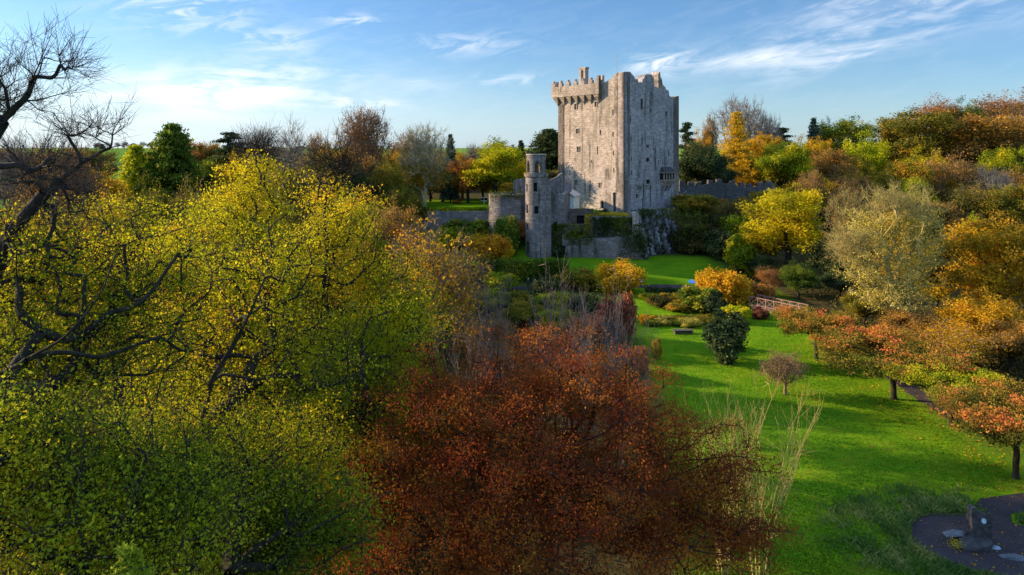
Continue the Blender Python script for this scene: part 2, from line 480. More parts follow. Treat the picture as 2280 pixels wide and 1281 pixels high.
def skeleton(rng, tips, trunk, R0, rt, bf=.35, S=6, K=3, wob=.10, fine=3):
    """trunk polyline + tips joined to the cheapest earlier node; pipe-model radii"""
    trunk = np.asarray(trunk, float)
    nodes = list(trunk); par = [-1] + list(range(len(trunk) - 1))
    N = len(trunk) + len(tips)
    A = np.zeros((N, 3)); A[:len(trunk)] = trunk
    pl = np.zeros(N)
    for i in range(1, len(trunk)): pl[i] = pl[i - 1] + np.linalg.norm(trunk[i] - trunk[i - 1])
    order = np.argsort(np.linalg.norm(tips - trunk[-1], axis=1) * .5 + np.linalg.norm(tips - trunk[len(trunk) // 2], axis=1))
    n = len(trunk); tb = max(1, len(trunk) // 3)
    for i in order:
        p = tips[i]
        dv = A[tb:n] - p
        dist = np.sqrt((dv * dv).sum(1))
        j = tb + int(np.argmin(dist + bf * pl[tb:n] + .25 * np.maximum(dv[:, 2], 0)))
        A[n] = p; par.append(j); pl[n] = pl[j] + dist[j - tb]; n += 1
    par = np.array(par)
    cnt = np.ones(N)
    for i in range(N - 1, 0, -1): cnt[par[i]] += cnt[i]
    e = math.log(R0 / rt) / math.log(cnt[0])
    rad = rt * cnt ** e
    i = np.arange(1, N); p = par[1:]
    P0, P1 = A[p], A[i]; c = P1 - P0; ln = np.linalg.norm(c, axis=1, keepdims=True)
    pd = np.where((par[p] >= 0)[:, None], unit(A[p] - A[np.maximum(par[p], 0)]), np.array([0, 0, 1.0]))
    jit = rng.normal(size=c.shape) * wob
    T0 = ln * unit(.55 * pd + .45 * unit(c) + jit); T1 = ln * unit(unit(c) + jit[::-1] * 1.3 + np.array([0, 0, .12]))
    r0 = np.minimum(rad[p], rad[i] * 1.35); r1 = rad[i]
    big = r1 > R0 * .16
    parts = []
    for msk, s, k in ((big, S, K + 1), (~big, fine, K)):
        if msk.any(): parts.append(tubes(P0[msk], T0[msk], P1[msk], T1[msk], r0[msk], r1[msk], k, s))
    # root flare
    parts.append(tubes(A[:1] - np.array([[0, 0, .6]]), np.array([[0, 0, .6]]), A[:1] + np.array([[0, 0, .5]]), np.array([[0, 0, .6]]),
                       np.array([rad[0] * 1.7]), np.array([rad[0] * 1.0]), 2, S))
    dirs = np.concatenate([np.zeros((len(trunk), 3)), unit(c)[len(trunk) - 1:]])
    return A[len(trunk):], unit(c)[len(trunk) - 1:], parts


def twigs(rng, tips, dirs, n, ln, r, up=.35, spread=.8, K=2, sub=0):
    i = np.repeat(np.arange(len(tips)), n)
    d = unit(dirs[i] + rng.normal(size=(len(i), 3)) * spread + np.array([0, 0, up]))
    l = ln * (.45 + .9 * rng.random((len(i), 1)))
    P0 = tips[i]; P1 = P0 + d * l
    d2 = unit(d + rng.normal(size=d.shape) * .3 + np.array([0, 0, up * .8]))
    rr = r * (.7 + .6 * rng.random(len(i)))
    parts = [tubes(P0, d * l, P1, d2 * l, rr, rr * .45, K, 3)]
    ends = P1
    if sub:
        k = np.repeat(np.arange(len(P1)), sub)
        f = rng.random((len(k), 1)) * .6 + .35
        q0 = P0[k] + (P1 - P0)[k] * f
        dd = unit(d[k] + rng.normal(size=(len(k), 3)) * .7 + np.array([0, 0, up]))
        q1 = q0 + dd * l[k] * (.35 + .4 * rng.random((len(k), 1)))
        parts.append(tubes(q0, q1 - q0, q1, q1 - q0, rr[k] * .6, rr[k] * .35, 1, 3))
        ends = np.concatenate([P1, q1])
    return ends, unit(np.concatenate([d, dd]) if sub else d), parts


def leaves(rng, cent, n, sig, half, up=.4, flat=(1, 1, .75), out=None, asp=.62, t_lo=0.0, t_hi=1.0, tcl=None, tj=.30, droop=0.0):
    idx = np.repeat(np.arange(len(cent)), n)
    off = rng.normal(size=(len(idx), 3)) * sig * np.array(flat)
    if droop: off[:, 2] -= np.abs(rng.normal(size=len(idx))) * droop
    pos = cent[idx] + off
    nrm = rng.normal(size=pos.shape) + np.array([0, 0, up])
    if out is not None: nrm = nrm + unit(pos - np.asarray(out)) * .7
    nrm = unit(nrm)
    a = unit(np.cross(nrm, rng.normal(size=pos.shape))); b = np.cross(nrm, a)
    s = half * (.5 + 1.0 * rng.random((len(idx), 1)) ** 1.3)
    bend = nrm * s * .25
    V = np.stack([pos - a * s, pos - b * s * asp + bend, pos + a * s, pos + b * s * asp + bend], 1).reshape(-1, 3)
    Q = np.arange(len(idx) * 4).reshape(-1, 4)
    if tcl is None:
        k = rng.normal(size=(3, 3)) * .55
        tcl = .5 + .22 * np.sin(cent @ k[0]) + .16 * np.sin(cent @ (k[1] * 1.9) + 1) + .14 * rng.normal(size=len(cent))
    t = np.clip(tcl[idx] + (rng.random(len(idx)) - .5) * tj, 0, 1)
    return V, Q, t_lo + t * (t_hi - t_lo)


# ------------------------------------------------------------------ ground
def make_ground():
    xs = np.concatenate([-np.geomspace(4500, 82, 45), np.arange(-80, 150, 2.0), np.geomspace(152, 4500, 45)])
    ys = np.concatenate([np.arange(-80, 28, 6.0), np.arange(28, 170, 1.4), np.geomspace(171, 6000, 75)])
    Xg, Yg = np.meshgrid(xs, ys)
    Z = ground_h(Xg, Yg)
    V = np.stack([Xg, Yg, Z], -1).reshape(-1, 3)
    nx, ny = len(xs), len(ys)
    i, j = np.meshgrid(np.arange(nx - 1), np.arange(ny - 1))
    a = (j * nx + i).ravel()
    Q = np.stack([a, a + 1, a + nx + 1, a + nx], 1)
    m, nt, out = newmat('grass_and_woodland_floor')
    g = nt.nodes.new('ShaderNodeNewGeometry').outputs['Position']
    at = nt.nodes.new('ShaderNodeAttribute'); at.attribute_name = 'litter'
    lit = X(nt, at.outputs['Fac'])
    n1 = noise(nt, g, .22, 6, .6); n2 = noise(nt, g, 2.2, 6, .75)
    n3 = noise(nt, mapping(nt, g, scale=(.35, 1.2, 1)), .8, 5, .6)
    c = ramp(nt, n1 * .45 + n2 * .3 + n3 * .25, [(.34, (.060, .150, .006)), (.5, (.105, .225, .007)), (.62, (.185, .265, .008)), (.74, (.26, .27, .012))])
    v = nt.nodes.new('ShaderNodeTexVoronoi'); v.inputs['Scale'].default_value = .0055
    nt.links.new(mapping(nt, g, scale=(1, .5, 1)), v.inputs['Vector'])
    far = ramp(nt, X(nt, v.outputs[1]), [(.2, (.10, .19, .03)), (.5, (.15, .24, .04)), (.8, (.20, .25, .06))])
    spn = nt.nodes.new('ShaderNodeSeparateXYZ'); nt.links.new(g, spn.inputs[0])
    c = mixc(nt, X(nt, spn.outputs[1]).step(230, 300), c, far)
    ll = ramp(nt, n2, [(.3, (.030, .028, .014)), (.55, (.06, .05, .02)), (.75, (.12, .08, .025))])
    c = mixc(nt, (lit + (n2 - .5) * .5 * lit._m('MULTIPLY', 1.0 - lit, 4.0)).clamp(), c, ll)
    principled(nt, out, c, 1.0, n2 + n3 * .6, .7, .2, 0.0)
    me = arr_mesh('ground', V, Q, m, smooth=True)
    # woodland floor where trees stand, and the darkened lawn below the castle
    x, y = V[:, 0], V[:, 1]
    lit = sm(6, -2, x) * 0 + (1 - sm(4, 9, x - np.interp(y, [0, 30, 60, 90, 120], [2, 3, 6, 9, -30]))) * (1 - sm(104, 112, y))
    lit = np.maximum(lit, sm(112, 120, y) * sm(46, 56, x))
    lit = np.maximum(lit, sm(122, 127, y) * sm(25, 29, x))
    lit = np.maximum(lit, (1 - sm(12, 18, x)) * sm(88, 93, y) * (1 - sm(112.5, 114, y)) * .85)  # lawn below the castle: its shade put into the colour through this mask
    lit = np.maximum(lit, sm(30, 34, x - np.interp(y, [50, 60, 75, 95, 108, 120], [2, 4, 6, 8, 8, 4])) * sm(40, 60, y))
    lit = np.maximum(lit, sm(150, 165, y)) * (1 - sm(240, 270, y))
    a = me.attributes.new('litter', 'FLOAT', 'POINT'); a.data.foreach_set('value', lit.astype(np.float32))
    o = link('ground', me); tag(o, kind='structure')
    o['label'] = 'green lawn and woodland floor rising to fields behind the castle'


make_ground()


def gravel_mat():
    m, nt, out = newmat('purple_slate_gravel')
    g = nt.nodes.new('ShaderNodeNewGeometry').outputs['Position']
    f = noise(nt, g, 9, 5, .75); n = noise(nt, g, .7, 4, .6)
    c = ramp(nt, f * .7 + n * .3, [(.3, (.018, .013, .015)), (.5, (.040, .030, .033)), (.7, (.085, .065, .064))])
    principled(nt, out, c, .9, f, .8, .05, .2)
    return m


M['gravel'] = gravel_mat()


def path_ribbon(name, pts, wd, label):
    """a ribbon laid 2 cm over the ground along px/py ground points"""
    mb = MB(); pts = [Vector(p) for p in pts]
    n = 10; dense = []
    for a, b in zip(pts[:-1], pts[1:]):
        for i in range(n): dense.append(a.lerp(b, i / n))
    dense.append(pts[-1])
    rows = []
    for i, p in enumerate(dense):
        t = (dense[min(i + 2, len(dense) - 1)] - dense[max(i - 2, 0)]); t.z = 0; t.normalize()
        nn = Vector((-t.y, t.x, 0)); w_ = wd * (.5 + .05 * math.sin(i * 1.1))
        rows.append([(q.x, q.y, gz(q.x, q.y) + .03) for q in (p - nn * w_, p, p + nn * w_)])
    for a, b in zip(rows[:-1], rows[1:]):
        for k in range(2): mb.face((a[k + 1], a[k], b[k], b[k + 1]))
    o = mb.build(name, M['gravel']); tag(o, kind='structure'); o['label'] = label
    return o


path_ribbon('woodland_path', [PG(1985, 836), PG(2030, 866), PG(2075, 896), PG(2125, 928), PG(2190, 950), PG(2290, 962), PG(2440, 970)], 1.7,
            'narrow gravel path under the cherry trees')
path_ribbon('castle_path', [(-12, 107.5, 0), (0, 107, 0), (10, 108, 0), (24, 108.5, 0), (36, 108, 0)], 2.2, 'dark path below the castle bank')


def gravel_bed():
    mb = MB(); c = PG(2205, 1212); cx, cy = c.x, c.y
    rim = []
    N = 72
    for i in range(N):
        a = 2 * math.pi * i / N
        r = 3.55 + .16 * math.sin(3 * a + .5) + .1 * math.sin(7 * a)
        rim.append((cx + r * 1.12 * math.cos(a), cy + r * .86 * math.sin(a)))
    for i in range(N):
        j = (i + 1) % N
        mb.face(((cx, cy, .03), (*rim[i], .03), (*rim[j], .03)))
    # arm of gravel leaving to the right
    arm = [(cx + 2.0, cy + 1.0), (cx + 3.4, cy + 3.1), (cx + 6.5, cy + 3.9), (cx + 12, cy + 4.0)]
    arm2 = [(cx + 0.2, cy + 2.6), (cx + 2.8, cy + 4.9), (cx + 6.5, cy + 5.7), (cx + 12, cy + 5.9)]
    for i in range(3): mb.face([(*arm[i], .034), (*arm[i + 1], .034), (*arm2[i + 1], .034), (*arm2[i], .034)])
    o = mb.build('gravel_path', M['gravel']); tag(o, kind='structure'); o['label'] = 'round bed of purple slate gravel with a path leaving it'
    # cut turf edge standing above the gravel
    eb = MB()
    for i in range(N):
        j = (i + 1) % N
        a0 = 2 * math.pi * i / N
        if -.1 < a0 < 1.15: continue
        def k(p, f, z): return (cx + (p[0] - cx) * f, cy + (p[1] - cy) * f, z)
        eb.face((k(rim[i], 1.0, .0), k(rim[j], 1.0, .0), k(rim[j], 1.02, .13), k(rim[i], 1.02, .13)))
        eb.face((k(rim[i], 1.02, .13), k(rim[j], 1.02, .13), k(rim[j], 1.14, .0), k(rim[i], 1.14, .0)))
    e = eb.build('turf_edge', simple('cut_turf_soil', (.05, .05, .02), .95, 8, .5)); tag(e, kind='structure')
    return cx, cy


BED = gravel_bed()


# ------------------------------------------------------------------ masonry helpers
def wall(mb, o, d, prof, zb, holes, t, depth=.45, jit=.10, rng=random, m=0, uvo=0.0):
    """wall running from o along d; prof = [(s, ztop)], holes = [(s0, s1, z0, z1)]; outward normal (d.y, -d.x)"""
    ox, oy = o; dx_, dy_ = d; nx_, ny_ = dy_, -dx_
    ps = [p[0] for p in prof]; S0, S1 = ps[0], ps[-1]
    extra = list(np.arange(S0 + .4, S1 - .2, .55))
    zt = {}
    for s, z in prof: zt[round(s, 3)] = z
    sb = sorted(set([round(s, 3) for s in ps] + [round(x, 3) for x in extra if min(abs(x - q) for q in ps) > .15]
                    + [round(v, 3) for h in holes for v in h[:2]]))
    def top(s):
        s = round(s, 3)
        if s in zt: return zt[s]
        z = float(np.interp(s, ps, [p[1] for p in prof])) + rng.uniform(-jit, jit)
        zt[s] = z; return z
    zs = sorted(set([round(zb, 3)] + [round(v, 3) for h in holes for v in h[2:]]))
    zs.append(1000.0)
    def pt(s, z, off): return (ox + dx_ * s - nx_ * off, oy + dy_ * s - ny_ * off, z)
    for a, b in zip(sb[:-1], sb[1:]):
        ta, tb_ = top(a), top(b)
        mid = (a + b) / 2
        for z0, z1 in zip(zs[:-1], zs[1:]):
            if ta <= z0 and tb_ <= z0: continue
            zm = (z0 + min(z1, max(ta, tb_))) / 2
            if any(h[0] <= mid <= h[1] and h[2] <= zm <= h[3] for h in holes): continue
            za, zc = max(z0, min(z1, ta)), max(z0, min(z1, tb_))
            q = [(a, z0), (b, z0), (b, zc), (a, za)]
            mb.face([pt(s, z, 0) for s, z in q], [(s + uvo, z) for s, z in q], m)
        q = [(a, zb), (b, zb), (b, tb_), (a, ta)]
        mb.face([pt(s, z, t) for s, z in q][::-1], [(s + uvo, z) for s, z in q][::-1], m)
        mb.face([pt(a, ta, 0), pt(b, tb_, 0), pt(b, tb_, t), pt(a, ta, t)], [(a, 0), (b, 0), (b, t), (a, t)], m)
    for s, flip in ((S0, False), (S1, True)):
        q = [pt(s, zb, t), pt(s, zb, 0), pt(s, top(s), 0), pt(s, top(s), t)]
        u = [(uvo + s + t, zb), (uvo + s, zb), (uvo + s, top(s)), (uvo + s + t, top(s))]
        mb.face(q[::-1] if flip else q, u[::-1] if flip else u, m)
    for s0, s1, z0, z1 in holes:
        for q in (((s0, z0), (s1, z0)), ((s1, z0), (s1, z1)), ((s1, z1), (s0, z1)), ((s0, z1), (s0, z0))):
            (a, za), (b, zb_) = q
            mb.face([pt(a, za, 0), pt(a, za, depth), pt(b, zb_, depth), pt(b, zb_, 0)], [(a, za), (a, za + .1), (b, zb_ + .1), (b, zb_)], m)


def window_part(parent, o, d, h, depth=.40, two=False, arch=False, pane=None, base=(0, 0, 0)):
    """dark opening with its dressed stone surround"""
    s0, s1, z0, z1 = h; dx_, dy_ = d; nx_, ny_ = dy_, -dx_
    def pt(s, z, off): return (o[0] + dx_ * s - nx_ * off - base[0], o[1] + dy_ * s - ny_ * off - base[1], z - base[2])
    mb = MB()
    e = .02
    mb.face([pt(s0 - e, z0 - e, depth), pt(s1 + e, z0 - e, depth), pt(s1 + e, z1 + e, depth), pt(s0 - e, z1 + e, depth)], m=0)
    ww = s1 - s0
    def bx(a, b, za, zb_, o0, o1):
        c = [pt(a, za, o0), pt(b, za, o0), pt(b, zb_, o0), pt(a, zb_, o0), pt(a, za, o1), pt(b, za, o1), pt(b, zb_, o1), pt(a, zb_, o1)]
        for q in ((0, 1, 2, 3), (4, 7, 6, 5), (0, 4, 5, 1), (1, 5, 6, 2), (2, 6, 7, 3), (3, 7, 4, 0)): mb.face([c[i] for i in q], m=1)
    if two:
        bx((s0 + s1) / 2 - .06, (s0 + s1) / 2 + .06, z0, z1, .1, .3)
        bx(s0 - .12, s1 + .12, z1 + .01, z1 + .17, -.10, .2)
    bx(s0 - .05, s1 + .05, z0 - .14, z0 - .003, -.05, .2)
    if arch:
        n = 6
        for sgn in (-1, 1):
            cxm = (s0 + s1) / 2; hw = ww / 2
            for k in range(n):
                x0, x1 = k / n, (k + 1) / n
                za, zb_ = z1 - hw * 1.1 * (x0 ** 1.8), z1 - hw * 1.1 * (x1 ** 1.8)
                q = [pt(cxm + sgn * hw * x0, z1, .05), pt(cxm + sgn * hw * x1, z1, .05), pt(cxm + sgn * hw * x1, zb_, .05), pt(cxm + sgn * hw * x0, za, .05)]
                mb.face(q if sgn > 0 else q[::-1], m=1)
    return mb.build('window', [pane or M['void'], M['mullion']], parent)


# ------------------------------------------------------------------ keep
def build_keep():
    rng = random.Random(3)
    C = P(1388, 472, 128); AL = R(50)
    dL = (math.cos(AL), -math.sin(AL)); LL = 17.6          # runs from the far left end towards the near corner
    oL = (C.x - dL[0] * LL, C.y - dL[1] * LL)
    dR = (math.sin(AL), math.cos(AL)); LR = 17.1
    oR = (C.x, C.y)
    ZB = 7.0

    def fL(px, py):
        k = (px - 1140) / FPX
        q = (C.x - k * C.y) / (dL[0] - k * dL[1])
        Y = C.y - dL[1] * q
        return LL - q, CAM_Z - (py - HORIZON) / FPX * Y
    def fR(px, py):
        k = (px - 1140) / FPX
        s = (k * C.y - C.x) / (dR[0] - k * dR[1])
        Y = C.y + dR[1] * s
        return s, CAM_Z - (py - HORIZON) / FPX * Y
    def z2(Xz, Yz): return 1220 + Xz / 3.4625, 130 + Yz / 3.4625
    def rect(f, r):
        a, b = z2(r[0], r[1]), z2(r[2], r[3])
        s0, z1 = f(*a); s1, z0 = f(*b); return (s0, s1, z0, z1)

    keep = empty('castle_keep', (0, 0, 0))
    tag(keep, 'tall ruined stone tower house with ragged battlements standing on the rock', 'castle')
    two = [(203, 352, 230, 395), (360, 335, 385, 376), (216, 545, 243, 580), (222, 682, 250, 725), (204, 938, 229, 978), (389, 960, 413, 1000)]
    slitL = [(496, 398, 506, 440), (497, 570, 507, 606), (499, 712, 509, 748), (503, 845, 513, 880), (398, 555, 410, 592), (378, 680, 387, 742),
             (523, 250, 531, 290), (333, 785, 340, 806)]
    doorL = (404, 1095, 430, 1158)
    chute = (500, 1034, 541, 1192)
    slitR = [(629, 440, 641, 500), (637, 605, 646, 655), (640, 757, 648, 796), (641, 860, 649, 900), (715, 310, 733, 395), (721, 610, 731, 672),
             (705, 785, 714, 824), (697, 882, 705, 924), (926, 705, 935, 755), (848, 785, 855, 820), (905, 410, 921, 450), (726, 1080, 734, 1152)]
    sqR = [(760, 668, 780, 690), (758, 770, 784, 797), (760, 937, 788, 968), (680, 1048, 697, 1078), (965, 968, 980, 998)]
    hL = [rect(fL, r) for r in two + slitL + [doorL, chute]]
    hR = [rect(fR, r) for r in slitR + sqR]
    # front walls
    mb = MB()
    pL = [(0, 34.4)] + [fL(*p) for p in ((1342, 192), (1345, 184), (1352, 181), (1357, 177), (1363, 174), (1366, 168), (1373, 166), (1375, 162))] + [(LL, 36.2)]
    pL[0] = (0, 34.3); pL[1] = (pL[1][0], 34.4)
    wall(mb, oL, dL, pL, ZB, hL, 1.9, .45, .05, rng)
    pR = [(0, 36.2)] + [fR(*p) for p in ((1403, 160), (1408, 166), (1417, 179), (1418, 175), (1420, 176), (1421, 183), (1430, 184), (1431, 176), (1434, 175), (1436, 167),
                                           (1450, 165), (1453, 170), (1456, 174), (1457, 192), (1474, 198), (1489, 202), (1490, 212), (1493, 219), (1504, 222), (1505, 214))] + [(LR, 32.6)]
    pR[-1] = (LR, pR[-2][1])
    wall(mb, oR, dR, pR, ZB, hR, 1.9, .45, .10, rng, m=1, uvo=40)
    # far walls, seen only over the broken tops
    oB = (C.x + dR[0] * LR, C.y + dR[1] * LR)
    dB = (-dL[0], -dL[1]); wall(mb, oB, dB, [(0, 32.4), (6, 32.0), (10, 33.4), (LL, 34.2)], ZB, [], 1.9, jit=.3, rng=rng, uvo=80)
    oD = (oL[0] + dR[0] * LR, oL[1] + dR[1] * LR)
    wall(mb, oD, (-dR[0], -dR[1]), [(0, 33.9), (LR, 34.3)], ZB, [], 1.9, jit=.2, rng=rng, uvo=120)
    # wall-walk inside
    q = [oL, oR, oB, oD]
    ctr = (sum(a[0] for a in q) / 4, sum(a[1] for a in q) / 4)
    mb.face([(ctr[0] + (a[0] - ctr[0]) * .96, ctr[1] + (a[1] - ctr[1]) * .96, 31.2) for a in q])
    mb.build('wall', [M['keep'], M['keepshade']], keep)
    # ruined stair turret remnant on the right wall: thick, set back
    tb_ = MB()
    n1 = (dR[1], -dR[0])
    a = fR(1474, 186)[0]; b = fR(1492, 190)[0]
    o2 = (oR[0] - n1[0] * .9, oR[1] - n1[1] * .9)
    pt_ = [(a, 36.7), (a + .2, 37.3), (a + .5, 37.1), (a + .75, 36.2), (a + 1.1, 35.9), (a + 1.4, 34.8), (b - .3, 34.3), (b, 33.4)]
    wall(tb_, o2, dR, pt_, 29.5, [], 2.0, jit=.16, rng=rng, uvo=55)
    tb_.build('stair_turret', M['keep'], keep)
    # machicolated parapet on the left face
    nL = (dL[1], -dL[0])
    pr = 1.0
    op = (oL[0] + nL[0] * pr - dL[0] * pr, oL[1] + nL[1] * pr - dL[1] * pr)
    sE = fL(1341, 180)[0] + pr
    pb = MB()
    prof = [(0, 34.5)]
    s = .05
    k = 0
    while s < sE - 1.2:
        wd = .95
        pts = [(s, 34.55), (s + .01, 35.3), (s + .28, 35.32), (s + .29, 35.75), (s + .62, 35.78), (s + .63, 35.3), (s + wd - .01, 35.28), (s + wd, 34.55)]
        prof += pts; s += 2.1; k += 1
    prof.append((sE - .9, 34.7)); prof.append((sE - .89, 35.5)); prof.append((sE - .5, 35.5)); prof.append((sE - .49, 36.0)); prof.append((sE, 36.0))
    wall(pb, op, dL, prof, 32.45, [], .6, jit=.04, rng=rng, uvo=20)
    # return of the parapet at both ends
    wall(pb, (op[0] - nL[0] * 2.6, op[1] - nL[1] * 2.6), nL, [(0, 34.5), (.9, 34.5), (.91, 35.7), (1.7, 35.7), (1.71, 34.5), (2.597, 34.5)], 32.45, [], .5, jit=.04, rng=rng, uvo=30)
    wE = (op[0] + dL[0] * sE, op[1] + dL[1] * sE)
    wall(pb, (wE[0] - nL[0] * .003, wE[1] - nL[1] * .003), (-nL[0], -nL[1]), [(0, 36.0), (.5, 36.0), (.51, 35.2), (1.0, 35.2), (1.01, 36.1), (1.6, 36.1)], 32.45, [], .5, jit=.04, rng=rng, uvo=33)
    pb.build('parapet', M['keep'], keep)
    # inverted pyramid corbels
    nC = 7
    for i in range(nC):
        c = MB()
        s0 = .02 + i * (sE - .04) / nC; s1 = s0 + (sE - .04) / nC
        a0, a1, am = s0 + .18, s1 - .18, (s0 + s1) / 2
        def q(s_, off, z): return (op[0] + dL[0] * s_ - nL[0] * off, op[1] + dL[1] * s_ - nL[1] * off, z)
        tip = q(am, pr - .02, 30.6); bk0, bk1 = q(a0, pr + .02, 32.44), q(a1, pr + .02, 32.44)
        f0, f1 = q(a0 + .05, .06, 32.44), q(a1 - .05, .06, 32.44)
        c.face((f0, tip, f1)); c.face((bk0, tip, f0)); c.face((f1, tip, bk1)); c.face((bk0, f0, f1, bk1))
        c.build('corbel', M['keep'], keep)
    # bellcote chimney behind the parapet
    ch = MB()
    p0 = P(1300, 180, 139)
    cc = (p0.x, p0.y); hw = .62
    for sx_ in (-1, 1):
        ch.box((cc[0] + sx_ * .58 * dL[0], cc[1] + sx_ * .58 * dL[1], 35.9), (.24, .5, 2.2), math.atan2(dL[1], dL[0]))
    ch.box((cc[0], cc[1], 38.25), (.95, .56, .16), math.atan2(dL[1], dL[0]))
    ch.box((cc[0], cc[1], 38.0), (.34, .44, .2), math.atan2(dL[1], dL[0]))
    ch.box((cc[0], cc[1], 34.0), (.34, .45, .9), math.atan2(dL[1], dL[0]))
    ch.build('bellcote', M['keep'], keep)
    # flagpole
    fp = MB(); f0 = P(1373, 165, 131.5)
    fp.bar((f0.x, f0.y, 34.5), (f0.x, f0.y, 39.9), .045); fp.box((f0.x, f0.y, 39.95), (.07, .07, .05))
    fp.build('flagpole', M['metal'], keep)
    for i, r in enumerate(two): window_part(keep, oL, dL, hL[i], two=True)
    for i, r in enumerate(slitL): window_part(keep, oL, dL, hL[len(two) + i])
    for h in hR: window_part(keep, oR, dR, h)
    window_part(keep, oL, dL, hL[-2], arch=True).name = 'door'
    # tall chute recess: lined, lit on its right cheek
    h = hL[-1]
    cb = MB()
    def ptl(s_, z, off): return (oL[0] + dL[0] * s_ - nL[0] * off, oL[1] + dL[1] * s_ - nL[1] * off, z)
    cb.face([ptl(h[0], h[2], .44), ptl(h[0] + .55, h[2], .44), ptl(h[0] + .55, h[3], .44), ptl(h[0], h[3], .44)], m=1)
    cb.face([ptl(h[0] + .55, h[2], .44), ptl(h[1], h[2], .12), ptl(h[1], h[3], .12), ptl(h[0] + .55, h[3], .44)], [(0, 0), (1, 0), (1, 4), (0, 4)], m=0)
    cb.build('latrine_shaft', [M['keep'], M['void']], keep)
    # oriel window on the right wall
    s0, zt = fR(*z2(862, 880)); s1, zb_ = fR(*z2(955, 940)); zr = fR(*z2(900, 838))[1]; zl = fR(*z2(900, 985))[1]
    def q(s_, off, z): return (oR[0] + dR[0] * s_ + n1[0] * off, oR[1] + dR[1] * s_ + n1[1] * off, z)
    ob = MB(); pj = .95
    def band(z0, z1, o0, o1, sa, sb_, m=0):
        A = [q(sa, .0, z0), q(sa + .25, o0, z0), q(sb_ - .25, o0, z0), q(sb_, .0, z0)]
        B = [q(sa, .0, z1), q(sa + .25, o1, z1), q(sb_ - .25, o1, z1), q(sb_, .0, z1)]
        for i in range(3): ob.face((A[i], A[i + 1], B[i + 1], B[i]), [(i, z0), (i + 1, z0), (i + 1, z1), (i, z1)], m)
        ob.face(A[::-1], m=m); ob.face(B, m=m)
    band(zl, zb_, .15, pj, s0 + .35, s1)
    band(zb_, zb_ + .18, pj + .1, pj + .1, s0, s1 + .05)
    band(zt - .12, zt + .1, pj + .12, pj + .12, s0, s1 + .05)
    n = 4
    for i in range(n + 1):
        sa = s0 + .25 + (s1 - s0 - .5) * i / n
        ob.box(q(sa, pj - .1, (zb_ + zt) / 2), (.07, .1, (zt - zb_) / 2), math.atan2(dR[1], dR[0]))
    ori = ob.build('oriel_window', M['keep'], keep)
    g = MB(); g.face([q(s0 + .2, pj - .3, zb_), q(s1 - .2, pj - .3, zb_), q(s1 - .2, pj - .3, zt), q(s0 + .2, pj - .3, zt)])
    g.face([q(s0 + .01, .0, zb_), q(s0 + .2, pj - .3, zb_), q(s0 + .2, pj - .3, zt), q(s0 + .01, 0, zt)]); g.build('pane', M['void'], ori)
    rb = MB(); A = [q(s0 - .05, 0, zt + .1), q(s0 + .15, pj + .2, zt + .1), q(s1 - .15, pj + .2, zt + .1), q(s1 + .05, 0, zt + .1)]
    T = [q(s0 + .4, .02, zr), q(s1 - .4, .02, zr)]
    rb.face((A[0], A[1], T[0])); rb.face((A[1], A[2], T[1], T[0])); rb.face((A[2], A[3], T[1])); rb.face(A[::-1])
    rb.build('roof', M['slate'], ori)
    st = MB()
    for f in (.35, .6): st.bar(q(s0 + (s1 - s0) * f, .1, zl - 1.0), q(s0 + (s1 - s0) * f + .3, .75, zl + .1), .09, 5)
    st.build('strut', M['void'], ori)
    return dict(C=C, dL=dL, dR=dR, oL=oL, oR=oR, n1=n1)


KEEP = build_keep()


# ------------------------------------------------------------------ round tower and ruins
def ring(mb, c, r, z0, z1, a0=0, a1=2 * math.pi, n=56, nz=1, th=.45, holes=(), m=0, topf=None):
    """cylindrical wall with thickness; holes = (aa, ab, za, zb, arched)"""
    zs = list(np.linspace(z0, z1, nz + 1))
    for h in holes: zs += [h[2], h[3]]
    zs = sorted(set(round(z, 3) for z in zs))
    an = list(np.linspace(a0, a1, n + 1))
    for h in holes: an += [h[0], h[1]]
    an = sorted(set(round(a, 4) for a in an))
    def inside(a, z):
        for h in holes:
            if h[0] <= a <= h[1]:
                zt = h[3]
                if h[4]:
                    k = abs((a - (h[0] + h[1]) / 2) / ((h[1] - h[0]) / 2)); zt = h[3] - (h[3] - h[2]) * .38 * k ** 1.7
                if h[2] <= z <= zt: return True
        return False
    def p(a, z, rr): return (c[0] + rr * math.cos(a), c[1] + rr * math.sin(a), z)
    for a, b in zip(an[:-1], an[1:]):
        for z, y in zip(zs[:-1], zs[1:]):
            am, zm = (a + b) / 2, (z + y) / 2
            if inside(am, zm): continue
            mb.face((p(a, z, r), p(b, z, r), p(b, y, r), p(a, y, r)), [(a * r, z), (b * r, z), (b * r, y), (a * r, y)], m)
            mb.face((p(b, z, r - th), p(a, z, r - th), p(a, y, r - th), p(b, y, r - th)), [(b * r, z), (a * r, z), (a * r, y), (b * r, y)], m)
            for (aa, zz, e) in (((a - (b - a)) if a > an[0] + 1e-6 else None, zm, 'l'), (b + (b - a), zm, 'r')):
                if aa is not None and inside((a - .02 if e == 'l' else b + .02), zz):
                    q = a if e == 'l' else b
                    mb.face((p(q, z, r), p(q, y, r), p(q, y, r - th), p(q, z, r - th)), [(0, z), (0, y), (th, y), (th, z)], m)
            if inside(am, y + .03) : mb.face((p(a, y, r), p(b, y, r), p(b, y, r - th), p(a, y, r - th)), m=m)
            if inside(am, z - .03): mb.face((p(a, z, r), p(a, z, r - th), p(b, z, r - th), p(b, z, r)), m=m)
        mb.face((p(a, z1, r), p(b, z1, r), p(b, z1, r - th), p(a, z1, r - th)), m=m)


